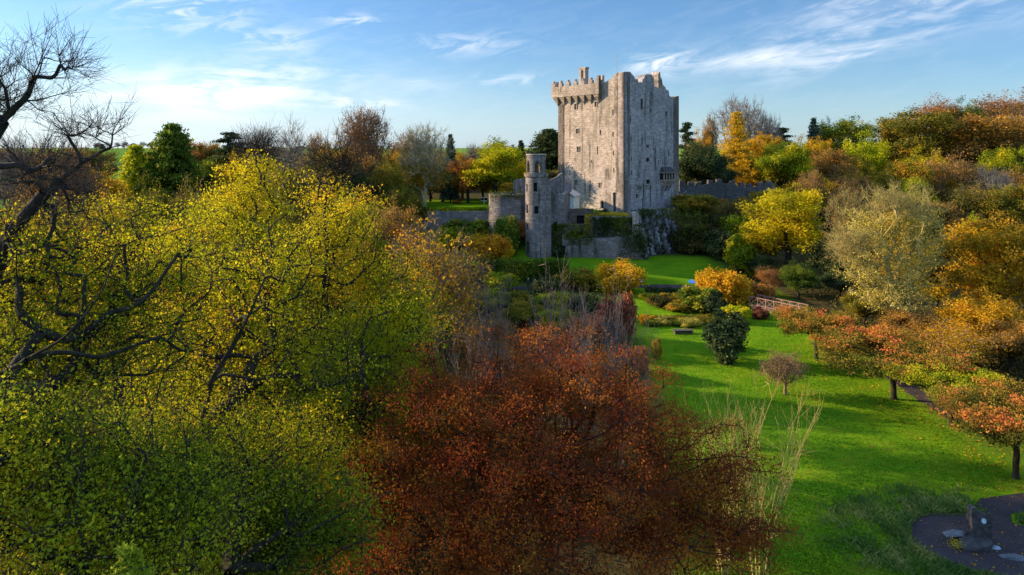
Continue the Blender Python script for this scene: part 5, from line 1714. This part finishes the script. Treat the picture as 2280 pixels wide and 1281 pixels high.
hero('bare_tree', 625, 62, [(650, 440, 62, 70, 80, 3)], 'dark tree with a forked bare top rising above the yellow maple', 'olive', n=110, per=30, half=.16, sig=.6, R0=.22, bmat='barkgrey', seed=10,
     bare=[(640, 340, 62, 55, 45, 2.4), (570, 330, 62, 26, 36, 1.4)], nb=40, twr=.017, twl=1.1, limbs=[(630, 540, 62), (632, 440, 62), (635, 360, 62)])
hero('lime_tree', 430, 33, [(440, 560, 34, 110, 110, 2.8), (520, 700, 32, 120, 120, 2.8)], 'yellow-olive tree between the two forked lime trees', 'near', n=260, per=90, half=.062, sig=.45, R0=.3, seed=11)
hero('bare_tree', -230, 16, [], 'leafless black-limbed tree rising above the skyline at the left edge', per=0, n=1, R0=.19, bmat='barkblack', seed=12, rt=.011, twr=.0065, twl=.58, tw=2, sub=2,
     bare=[(70, 160, 16, 70, 80, .9), (20, 250, 16, 90, 60, .9), (150, 150, 16, 36, 10, .3), (-60, 200, 16, 80, 110, 1.0), (90, 380, 16.5, 110, 60, 1.2)], nb=72, bf=.10,
     limbs=[(-200, 900, 16), (-150, 600, 16), (-70, 390, 16), (5, 270, 16), (62, 210, 16), (95, 130, 16)])
hero('bare_tree', -60, 19, [(60, 560, 19, 110, 60, 2)], 'dark sparse tree with long drooping limb at left below the black-limbed tree', 'near', per=8, n=30, half=.075, R0=.20, bmat='barkblack', seed=13, rt=.012, twr=.008, twl=.6, tw=3, sub=2,
     bare=[(110, 450, 19, 150, 80, 1.6), (240, 300, 19, 48, 40, .8), (170, 300, 19, 50, 50, .8), (60, 380, 19, 110, 60, 1.2)], nb=56, bf=.12,
     limbs=[(-50, 800, 19), (0, 560, 19), (100, 430, 19), (180, 365, 19), (245, 330, 19), (285, 320, 19)])
# the red beech
hero('copper_beech', 1215, 29.5, [(1210, 860, 30, 230, 135, 4.5), (1010, 900, 29, 190, 130, 4), (1400, 940, 29, 190, 140, 4), (880, 1070, 27.5, 170, 130, 3.6), (1560, 1080, 28, 170, 150, 3.6),
                                 (1200, 1060, 27, 300, 180, 4.2), (1050, 1200, 25, 260, 140, 3.6), (1450, 1200, 26, 230, 140, 3.6), (800, 1200, 25.5, 110, 100, 2.6), (1660, 1190, 27, 70, 80, 2)],
     'large copper-red beech filling the foreground centre', 'beech', n=1300, per=170, half=.043, sig=.34, R0=.40, bmat='bark', seed=20, tw=5, sub=1, twl=.55, twr=.006, shell=.5, leafup=.55, bf=.36)
hero('pale_straw_tree', 1992, 77, [(1985, 520, 78, 85, 80, 3.6), (1920, 590, 77, 60, 80, 3), (2050, 560, 78, 70, 90, 3.2), (1985, 640, 76, 85, 70, 3.4), (1930, 500, 79, 50, 50, 2.6), (2060, 480, 79, 45, 40, 2.6)],
     'large pale straw-coloured tree with many bare upright stems', 'pale', n=480, per=22, half=.10, sig=.45, R0=.50, bmat='barkstraw', seed=31, tw=6, sub=2, twl=.9, twr=.018, rt=.028, bf=.32, shell=.5,
     bare=[(1990, 460, 78, 90, 40, 3.4), (1900, 560, 77, 40, 60, 2.4)], nb=110, limbs=[(1992, 690, 77), (1990, 640, 77)])
# bare grey saplings behind the beech, pale bare tree on its right
for i, (kd, px, yt, Y, w_, lb) in enumerate([
    ('saplings', 1105, 600, 50, 110, 'pale bare saplings left of the path people'), ('saplings2', 1185, 590, 47, 130, 'tall pale bare saplings in front of the path people'),
    ('saplings', 1265, 620, 45, 130, 'grey bare saplings behind the top of the red beech'), ('saplings2', 1340, 600, 48, 120, 'leaning bare saplings left of the copper-purple tree'),
    ('saplings', 1400, 690, 44, 120, 'bare saplings in front of the copper-purple tree'), ('saplings2', 1440, 740, 42, 100, 'bare pale saplings at the right shoulder of the red beech'),
    ('saplings2', 1040, 650, 48, 120, 'lilac-grey saplings left of the red beech top'), ('saplings', 1300, 680, 40, 110, 'short bare saplings right over the red beech top')]):
    T(kd, px, yt, Y, w_, None, lb, 'saplings', 'bare saplings behind the red beech')
for kd, px, yt, Y, w_, lb in (('fan', 1610, 815, 35.5, 210, 'mossy pale bare shrub tree with upswept branches right of the red beech'), ('fan2', 1690, 855, 34.5, 230, 'pale bare shrub tree leaning right over the near lawn')):
    T(kd, px, yt, Y, w_, None, lb, name='pale_bare_tree', bmat='barkstraw')
# mid-distance fillers between the beech and the castle bank
for a in [('dense', 1080, 640, 92, 90, 'neardark', 'dark green bush behind the lilac-grey saplings'), ('dense', 1165, 670, 84, 100, 'olive', 'olive bush behind the pale saplings'),
          ('thin', 1090, 700, 70, 120, 'brown', 'brown thin tree behind the red beech, left'), ('thin', 1190, 720, 62, 120, 'russet', 'russet thin tree behind the red beech top'),
          ('dense', 1240, 680, 80, 90, 'neardark', 'dark bush below the grey-green path bush'), ('thin', 1010, 560, 78, 90, 'orange', 'thin orange tree below the laurel'),
          ('thin', 920, 560, 72, 120, 'olive', 'thin olive tree below the terrace'), ('dense', 860, 560, 66, 110, 'olive', 'olive tree right of the upright yellow tree'),
          ('thin', 1300, 690, 73, 90, 'copper', 'dark copper thin tree behind the red beech, right'), ('thin', 330, 640, 48, 160, 'near', 'yellow-olive tree behind the dark limbs'),
          ('thin', 470, 620, 58, 130, 'gold', 'golden thin tree behind the forked lime tree'), ('dense', 60, 640, 40, 220, 'near', 'yellow-green tree behind the long dark limb'),
          ('dense', 830, 640, 52, 130, 'near', 'yellow-green tree behind the olive-yellow shoulder tree'), ('dense', 650, 720, 46, 170, 'neardark', 'olive tree below the upright yellow tree'),
          ('dense', 940, 760, 44, 130, 'neardark', 'dark olive tree at the left shoulder of the red beech')]:
    T(*a, group='trees between the red beech and the castle')

# skyline and hillside fillers, each a tree of its own
rg = random.Random(42)
for i, px in enumerate(range(395, 1240, 46)):
    if 860 < px < 1000 or i % 5 == 4: kd, pal = 'round2', 'olive'
    else: kd, pal = rg.choice([('dense', 'olive'), ('round', 'brown'), ('round2', 'russet'), ('dense', 'dark'), ('thin', 'brown'), ('round', 'olive')])
    T(kd, px + rg.uniform(-14, 14), 322 + rg.uniform(0, 20), 205 + rg.uniform(-20, 30), rg.uniform(80, 110), pal,
      'small far tree in the continuous autumn belt along the skyline', group='far trees along the skyline')
for i in range(26):
    px = rg.uniform(1770, 2290); Y = rg.uniform(150, 215)
    yt = 300 + (px < 1950) * 60 + rg.uniform(10, 120) - (Y - 150) * .8
    kd, pal = rg.choice([('dense', 'olive'), ('round', 'brown'), ('round2', 'olive'), ('dense', 'neardark'), ('thin', 'brown'), ('round', 'gold')])
    T(kd, px, yt, Y, rg.uniform(85, 120), pal, 'autumn tree packed among its neighbours in the wood on the hillside', group='trees packed on the hillside')
for i in range(16):
    px = rg.uniform(205, 350)
    T(rg.choice(['round', 'bare', 'conifer', 'bare']), px, 318 + rg.uniform(-4, 6), 610 + rg.uniform(-30, 40), rg.uniform(10, 18), 'dark', 'tiny hedgerow tree on the far field ridge', group='hedgerow trees on the far ridge')


# ------------------------------------------------------------------ hedges, ivy, rough grass
def leafbox(name, label, cat_, pts, wd, h, pal, n, half=.11, kind=None, jag=.12, zoff=0.0, group=None):
    """clipped hedge along a polyline of world x, y"""
    rng = np.random.default_rng(len(label)); C = []
    for (x0, y0), (x1, y1) in zip(pts[:-1], pts[1:]):
        m_ = int(n / (len(pts) - 1)); f = rng.random((m_, 1))
        p = np.array([[x0, y0]]) * (1 - f) + np.array([[x1, y1]]) * f
        p = p + rng.normal(size=p.shape) * .02 + (rng.random((m_, 2)) - .5) * np.array([wd * .5, wd])
        z = ground_h(p[:, 0], p[:, 1]) + zoff + h * rng.random(m_) ** .6 + rng.normal(size=m_) * jag * .3
        C.append(np.column_stack([p, z]))
    C = np.concatenate(C); base = np.array([pts[0][0], pts[0][1], gz(*pts[0])])
    V, Q, t = leaves(rng, C - base, 6, .11, half, .4)
    o = link(name, arr_mesh(name, V, Q, L[pal], t), None, tuple(base)); tag(o, label, cat_, group, kind); return o


def xy(px, Y): return ((px - 1140) / FPX * Y, Y)


leafbox('hedge', 'long dark clipped hedge below the round tower', 'hedge', [xy(1075, 112.3), xy(1160, 112.2), xy(1262, 112.4)], 1.7, 3.3, 'green', 5200, jag=.9)
leafbox('hedge', 'dark hedge along the back of the terrace wall', 'hedge', [xy(868, 131.5), xy(980, 131.5), xy(1084, 131.2)], 1.6, 1.3, 'neardark', 3800, zoff=.3)
leafbox('hedge', 'low shaded hedge at the right edge of the castle lawn', 'hedge', [xy(1440, 103), xy(1540, 102)], 1.2, .8, 'dark', 1500)
leafbox('flower_border', 'low mixed golden border planting along the lawn', 'border', [xy(1435, 86.3), xy(1520, 86.0), xy(1600, 86.2)], 1.8, .75, 'olive', 3000, .08, kind='stuff')
leafbox('border_strip', 'green border strip along the far lawn edge', 'border', [xy(1425, 99.2), xy(1560, 98.5)], 1.4, .8, 'green', 1800, .08, kind='stuff')


def ivy(name, label, patches, pal, half=.12, per=7, cat_='ivy', lo=0.0, hi=1.0):
    """leaf mats: patches = (px0, py0, px1, py1, Y, count, thickness)"""
    rng = np.random.default_rng(len(label)); C = []
    for px0, py0, px1, py1, Y, n, th in patches:
        u, v = rng.random(n), rng.random(n)
        v = np.clip(v ** 1.4 + .18 * np.sin(u * 17) * v, 0, 1)
        px, py = px0 + (px1 - px0) * u, py0 + (py1 - py0) * v
        yy = Y - np.abs(rng.normal(size=n)) * th
        C.append(np.column_stack([(px - 1140) / FPX * yy, yy, CAM_Z - (py - HORIZON) / FPX * yy]))
    C = np.concatenate(C); b = C.mean(0)
    V, Q, t = leaves(rng, C - b, per, .16, half, .1)
    o = link(name, arr_mesh(name, V, Q, L[pal], t, ), None, tuple(b)); tag(o, label, cat_); return o


ivy('ivy', 'thick dark ivy hanging down the face of the square bastion', [(1317, 485, 1411, 540, 123.3, 520, .25), (1340, 484, 1411, 525, 123.2, 260, .3)], 'lichen')
ivy('ivy', 'dark creepers growing over the crag under the keep', [(1418, 466, 1512, 488, 125.5, 220, .5), (1410, 500, 1440, 560, 121.4, 160, .3)], 'lichen')
ivy('ivy', 'ivy strand across the shaded right face of the keep', [(1402, 414, 1450, 421, 130.6, 60, .1)], 'lichen', .10, 4)
ivy('ivy', 'ivy patch on the wall foot under the ruined house', [(1228, 500, 1258, 565, 122.6, 260, .2), (1255, 500, 1312, 530, 121.6, 150, .2)], 'lichen')
ivy('ivy', 'ivy fringe hanging from the rim of the round bastion', [(1090, 427, 1165, 441, 124.0, 170, .3)], 'lichen', .11, 5)
ivy('moss', 'golden sunlit moss along the top of the square bastion', [(1303, 481, 1318, 520, 124.6, 120, .2)], 'moss', .10, 6, 'moss')


def tops():
    rng = np.random.default_rng(5)
    a, b = P(1308, 485, 125.5), P(1400, 480, 124.2)
    f = rng.random((700, 1)); C = np.array(a) * (1 - f) + np.array(b) * f + rng.normal(size=(700, 3)) * np.array([.15, .9, .06]); C[:, 2] = 9.62 + rng.random(700) * .35
    C[:, 1] += 1.6
    bs = C.mean(0); V, Q, t = leaves(rng, C - bs, 6, .12, .11, .6)
    o = link('grass_tuft', arr_mesh('grass_tuft', V, Q, L['moss'], t), None, tuple(bs)); tag(o, 'dry golden grass growing on top of the square bastion', 'grass', None, 'stuff')


tops()


def blades(name, label, C, h, wd, pal, seed, lean=.5):
    rng = np.random.default_rng(seed); n = len(C)
    d = rng.normal(size=(n, 2)); d /= np.linalg.norm(d, axis=1, keepdims=True)
    s = rng.normal(size=(n, 2)); s /= np.linalg.norm(s, axis=1, keepdims=True)
    hh = h * (.5 + rng.random(n)); w_ = wd * (.6 + .8 * rng.random(n))
    z = np.zeros(n)
    b0 = C + np.column_stack([s * w_[:, None], z]); b1 = C - np.column_stack([s * w_[:, None], z])
    mid = C + np.column_stack([d * (hh * lean * .35)[:, None], hh * .65]); tip = C + np.column_stack([d * (hh * lean)[:, None], hh])
    V = np.stack([b0, b1, mid - np.column_stack([s * w_[:, None] * .6, z]), tip], 1).reshape(-1, 3); Q = np.arange(4 * n).reshape(-1, 4)
    k = rng.normal(size=(2, 2)); cl = .5 + .25 * np.sin(C[:, :2] @ k[0]) + .2 * np.sin(C[:, :2] @ k[1] * 1.7)
    o = link(name, arr_mesh(name, V, Q, L[pal], np.clip(cl + rng.normal(size=n) * .2, 0, 1))); tag(o, label, 'grass', None, 'stuff'); return o


def grass():
    rng = np.random.default_rng(9)
    n = 150000
    Y = 34 + 62 * rng.random(n) ** 1.6
    px = 1500 + 820 * rng.random(n); x = (px - 1140) / FPX * Y
    ok = (x > np.interp(Y, [30, 60, 95], [6, 9, 14])) & (x < np.interp(Y, [34, 50, 60, 70, 95], [32, 34, 34, 34, 34]))
    cx, cy = BED
    def inbed(x, Y, f=1.03): return (((x - cx) / (3.55 * 1.12 * f)) ** 2 + ((Y - cy) / (3.55 * .86 * f)) ** 2 < 1) | ((x > cx + 2) & (Y > cy + .9 + np.clip((x - cx - 2) * 1.3, 0, 2.2)) & (Y < cy + 5.8))
    ok &= ~inbed(x, Y)
    C = np.column_stack([x, Y, ground_h(x, Y) - .01])[ok]
    blades('lawn_grass', 'short green lawn grass', C, .06, .035, 'grass', 3, .7)
    # longer unmown grass around the gravel bed
    n = 17000
    aa = rng.random(260) * 6.28; rr_ = 3.4 + rng.random(260) ** 1.5 * 4.5; c = np.column_stack([cx + rr_ * 1.15 * np.cos(aa), cy + rr_ * .8 * np.sin(aa)])
    k = rng.integers(0, 260, n); q = c[k] + rng.normal(size=(n, 2)) * .42
    r = ((q[:, 0] - cx) / 3.98) ** 2 + ((q[:, 1] - cy) / 3.05) ** 2
    ok = (r > 1.1) & (rng.random(n) < np.exp(-(r - 1.1) * .16)) & ~inbed(q[:, 0], q[:, 1])
    q = q[ok]; C = np.column_stack([q, ground_h(q[:, 0], q[:, 1]) - .02])
    blades('rough_grass', 'long tussocky unmown grass around the gravel bed', C, .26, .022, 'tussock', 4, .8)


grass()


def undergrowth():
    rng = np.random.default_rng(19); C = []
    n = 16000; Y = 18 + 95 * rng.random(n); px = -250 + 1500 * rng.random(n); x = (px - 1140) / FPX * Y
    ok = x < np.interp(Y, [0, 30, 60, 90, 112], [0, 1, 4, 6, -8]); C.append((x[ok], Y[ok]))
    n = 9000; Y = 60 + 130 * rng.random(n); px = 1650 + 800 * rng.random(n); x = (px - 1140) / FPX * Y
    ok = x > np.interp(Y, [50, 60, 75, 95, 108, 120, 200], [38, 38, 41, 43, 45, 50, 60]); C.append((x[ok], Y[ok]))
    x = np.concatenate([c[0] for c in C]); Y = np.concatenate([c[1] for c in C])
    P_ = np.column_stack([x, Y, ground_h(x, Y) + rng.random(len(x)) ** 2 * 1.3])
    V, Q, t = leaves(rng, P_, 7, .4, .16, .6)
    o = link('undergrowth', arr_mesh('undergrowth', V, Q, L['litter'], t)); tag(o, 'low undergrowth and brambles on the woodland floor', 'undergrowth', None, 'stuff')


undergrowth()


def frond():
    a = P(285, 1224, 11.2); z0 = gz(a.x, a.y); rng = np.random.default_rng(3)
    o = empty('conifer', (a.x, a.y, z0)); tag(o, 'bright yellow-green conifer tip poking up at the bottom edge', 'conifer')
    H = a.z - z0; C = []; P0, P1 = [], []
    for k in range(60):
        f = k / 59; z = H * (.55 + .45 * f); r = (.1 + 2.6 * (1 - f) ** .8) * (.6 + .5 * rng.random())
        for s in range(3):
            t = s * 2.09 + k * 1.3 + rng.random(); e = np.array([math.cos(t) * r, math.sin(t) * r, z - .10 * r + .15 * r]); P0.append((0, 0, z)); P1.append(e)
            for q in range(1, 9): C.append(np.array([0, 0, z]) * (1 - q / 8) + e * q / 8 - np.array([0, 0, .30 * (q / 8) ** 2 * r]))
    P0, P1 = np.array(P0), np.array(P1)
    V, Q = cat([tubes(np.zeros((1, 3)), np.array([[0, 0, H]]), np.array([[0, 0, H]]), np.array([[0, 0, H]]), np.array([.2]), np.array([.02]), 5, 7), tubes(P0, P1 - P0, P1, P1 - P0, np.full(len(P0), .015), np.full(len(P0), .005), 2, 3)])
    link('trunk', arr_mesh('trunk', V, Q, M['bark'], smooth=True), o)
    V, Q, t = leaves(rng, np.array(C), 8, .05, .05, .5, (1, 1, .5), None, .28); link('crown', arr_mesh('crown', V, Q, L['neon'], t), o)


frond()

# trees whose shade falls in bands across the lawn, and bushes on the slope below the curtain wall
for a in [('dense', 645, 345, 70, 200, 'olive', 'broad olive-brown tree left of centre whose shade crosses the lawn'), ('dense', 872, 442, 84, 150, 'brown', 'brown-olive tree below the terrace lawn, left of the laurel'),
          ('round', 800, 480, 90, 110, 'gold', 'golden tree below the terrace wall, left of the brown-olive tree'),
          ('round', 928, 500, 66, 135, 'brown', 'brown-orange tree right of the brown-olive tree below the terrace')]:
    T(*a, group='trees between the red beech and the castle')
for a in [('shrub2', 1560, 452, 138, 80, 'olive', 'olive bush under the arched doorways'), ('shrub', 1600, 470, 131, 90, 'litter', 'brown bush on the slope right of the crag'),
          ('shrub2', 1640, 476, 128, 90, 'neardark', 'dark green bush on the slope under the long wall'), ('shrub', 1560, 512, 126, 80, 'litter', 'low brown brambles at the foot of the crag slope'),
          ('shrub2', 1612, 512, 122, 90, 'dark', 'dark bush at the edge of the shaded castle lawn'), ('shrub', 1590, 440, 143, 70, 'brown', 'brown bush right under the long wall'),
          ('dense', 1690, 418, 142, 90, 'olive', 'olive tree hiding the right end of the long wall'), ('thin', 1660, 432, 136, 100, 'brown', 'thin brown tree before the long wall')]:
    T(*a, 'shrub', 'bushes on the slope below the curtain wall', name='bush')
for i, px in enumerate(list(range(-20, 210, 38)) + [352, 388]):
    T(rg.choice(['dense', 'round2', 'thin']), px, 330 + rg.uniform(-6, 10), 190 + rg.uniform(-20, 30), 90, rg.choice(['olive', 'brown', 'russet', 'dark']),
      'small far tree in the continuous autumn belt along the skyline', group='far trees along the skyline')

T('shrub2', 1540, 455, 133, 90, 'olive', 'olive bush between the crag and the arched doorways', 'shrub', 'bushes on the slope below the curtain wall', name='bush')
T('shrub', 1525, 505, 127, 60, 'litter', 'brown bush at the right foot of the crag', 'shrub', 'bushes on the slope below the curtain wall', name='bush')


def fallen_leaves():
    rng = np.random.default_rng(33); C = []
    for px, Y, r, n in ((1818, 71.5, 4.5, 260), (1893, 66.5, 4.5, 260), (1990, 60, 6, 520), (2118, 54, 5, 420), (2262, 45.5, 6, 700), (1748, 61, 2.5, 120), (2205, 38, 5, 260), (1620, 70, 5, 160), (1700, 45, 14, 420)):
        x = (px - 1140) / FPX * Y + 1.5; q = rng.normal(size=(n, 2)) * r * .55 + np.array([x, Y - .5])
        C.append(np.column_stack([q, ground_h(q[:, 0], q[:, 1]) + .06]))
    C = np.concatenate(C)
    V, Q, t = leaves(rng, C, 1, .01, .065, 2.5)
    o = link('fallen_leaves', arr_mesh('fallen_leaves', V, Q, L['orange'], t)); tag(o, 'fallen autumn leaves scattered on the grass under the cherries', 'leaves', None, 'stuff')


fallen_leaves()
ivy('ivy', 'brambles and ivy trailing over the top of the long lower wall', [(1256, 524, 1320, 545, 121.2, 150, .3), (1380, 522, 1442, 570, 120.9, 260, .4)], 'lichen', .11, 6)
ivy('moss', 'yellow moss clump beside the small rock on the gravel bed', [(2118, 1208, 2140, 1224, 37.6, 60, .15)], 'moss', .03, 8, 'moss')
for a in [('dense', 812, 335, 128, 95, 'brown', 'brown bushy tree under the big skyline beech'), ('round2', 700, 326, 121, 90, 'olive', 'olive-green tree right of the skyline gap'),
          ('dense', 905, 405, 119, 80, 'olive', 'olive tree at the left foot of the terrace wall')]:
    T(*a, group=GL)

ivy('moss', 'golden moss on the left of the round tower cornice', [(1168, 385, 1182, 394, 121.3, 40, .2)], 'moss', .08, 6, 'moss')
for a in [('thin', 480, 400, 88, 130, 'lime', 'airy yellow-green tree behind the yellow maple, left'), ('round2', 560, 372, 104, 110, 'gold', 'airy golden tree under the bare grey-brown tree'),
          ('thin', 700, 385, 92, 130, 'yellow', 'airy yellow tree right of the yellow maple'), ('thin', 790, 408, 96, 120, 'lime', 'airy yellow-green tree under the wide yew'),
          ('round', 330, 380, 100, 110, 'olive', 'olive tree in front of the dark conifer'), ('thin', 250, 402, 84, 130, 'gold', 'airy golden tree below the soft orange tree')]:
    T(*a, group='trees between the red beech and the castle')
for px, yt, Y, w_, pal, lb in [(1110, 606, 105, 80, 'neardark', 'dark green shrub below the hedge, left'), (1215, 618, 103, 70, 'dark', 'dark evergreen shrub on the path side, right of the walkers'),
                               (1290, 596, 106, 80, 'olive', 'olive shrub left of the golden weeping tree'), (1140, 652, 96, 80, 'olive', 'olive shrub in front of the walkers'),
                               (1230, 655, 94, 90, 'neardark', 'dark green shrub below the grey-green path bush'), (1300, 650, 90, 80, 'dark', 'dark shrub left of the copper-purple tree'),
                               (1060, 590, 108, 90, 'dark', 'dark shrub at the left end of the long hedge')]:
    T('shrub2', px, yt, Y, w_, pal, lb, 'shrub', 'shrubs along the path below the castle')

ivy('ivy', 'dark brambles covering the bank right of the crag', [(1512, 478, 1575, 560, 127, 420, 1.2), (1505, 455, 1560, 490, 131, 200, .8)], 'lichen', .13, 7)
for px, yt, w_, kd, pal, lb in [(405, 318, 80, 'round', 'olive', 'olive skyline tree right of the tall broad conifer'), (470, 308, 80, 'dense', 'olive', 'dense olive skyline tree left of the flat-topped cedar'),
        (545, 318, 90, 'round2', 'olive', 'olive-brown skyline tree under the flat-topped cedar'), (600, 322, 90, 'dense', 'brown', 'brown skyline tree behind the forked bare top'),
        (648, 330, 80, 'round', 'olive', 'olive skyline tree right of the forked bare top'), (690, 338, 70, 'dense', 'neardark', 'green skyline tree at the lowest point of the ridge'),
        (730, 312, 80, 'round', 'gold', 'golden skyline tree left of the big bare beech'), (850, 330, 80, 'dense', 'olive', 'olive skyline tree right of the big bare beech'),
        (905, 328, 80, 'round2', 'olive', 'olive skyline tree behind the pale-stemmed tree'), (958, 342, 80, 'round', 'gold', 'golden skyline tree right of the pale-stemmed tree'),
        (1075, 352, 70, 'dense', 'brown', 'brown skyline tree between the russet tree and the lime tree'), (1010, 350, 60, 'dense', 'olive', 'olive skyline tree below the spire conifer')]:
    T(kd, px, yt, 152, w_, pal, lb, group=GL)
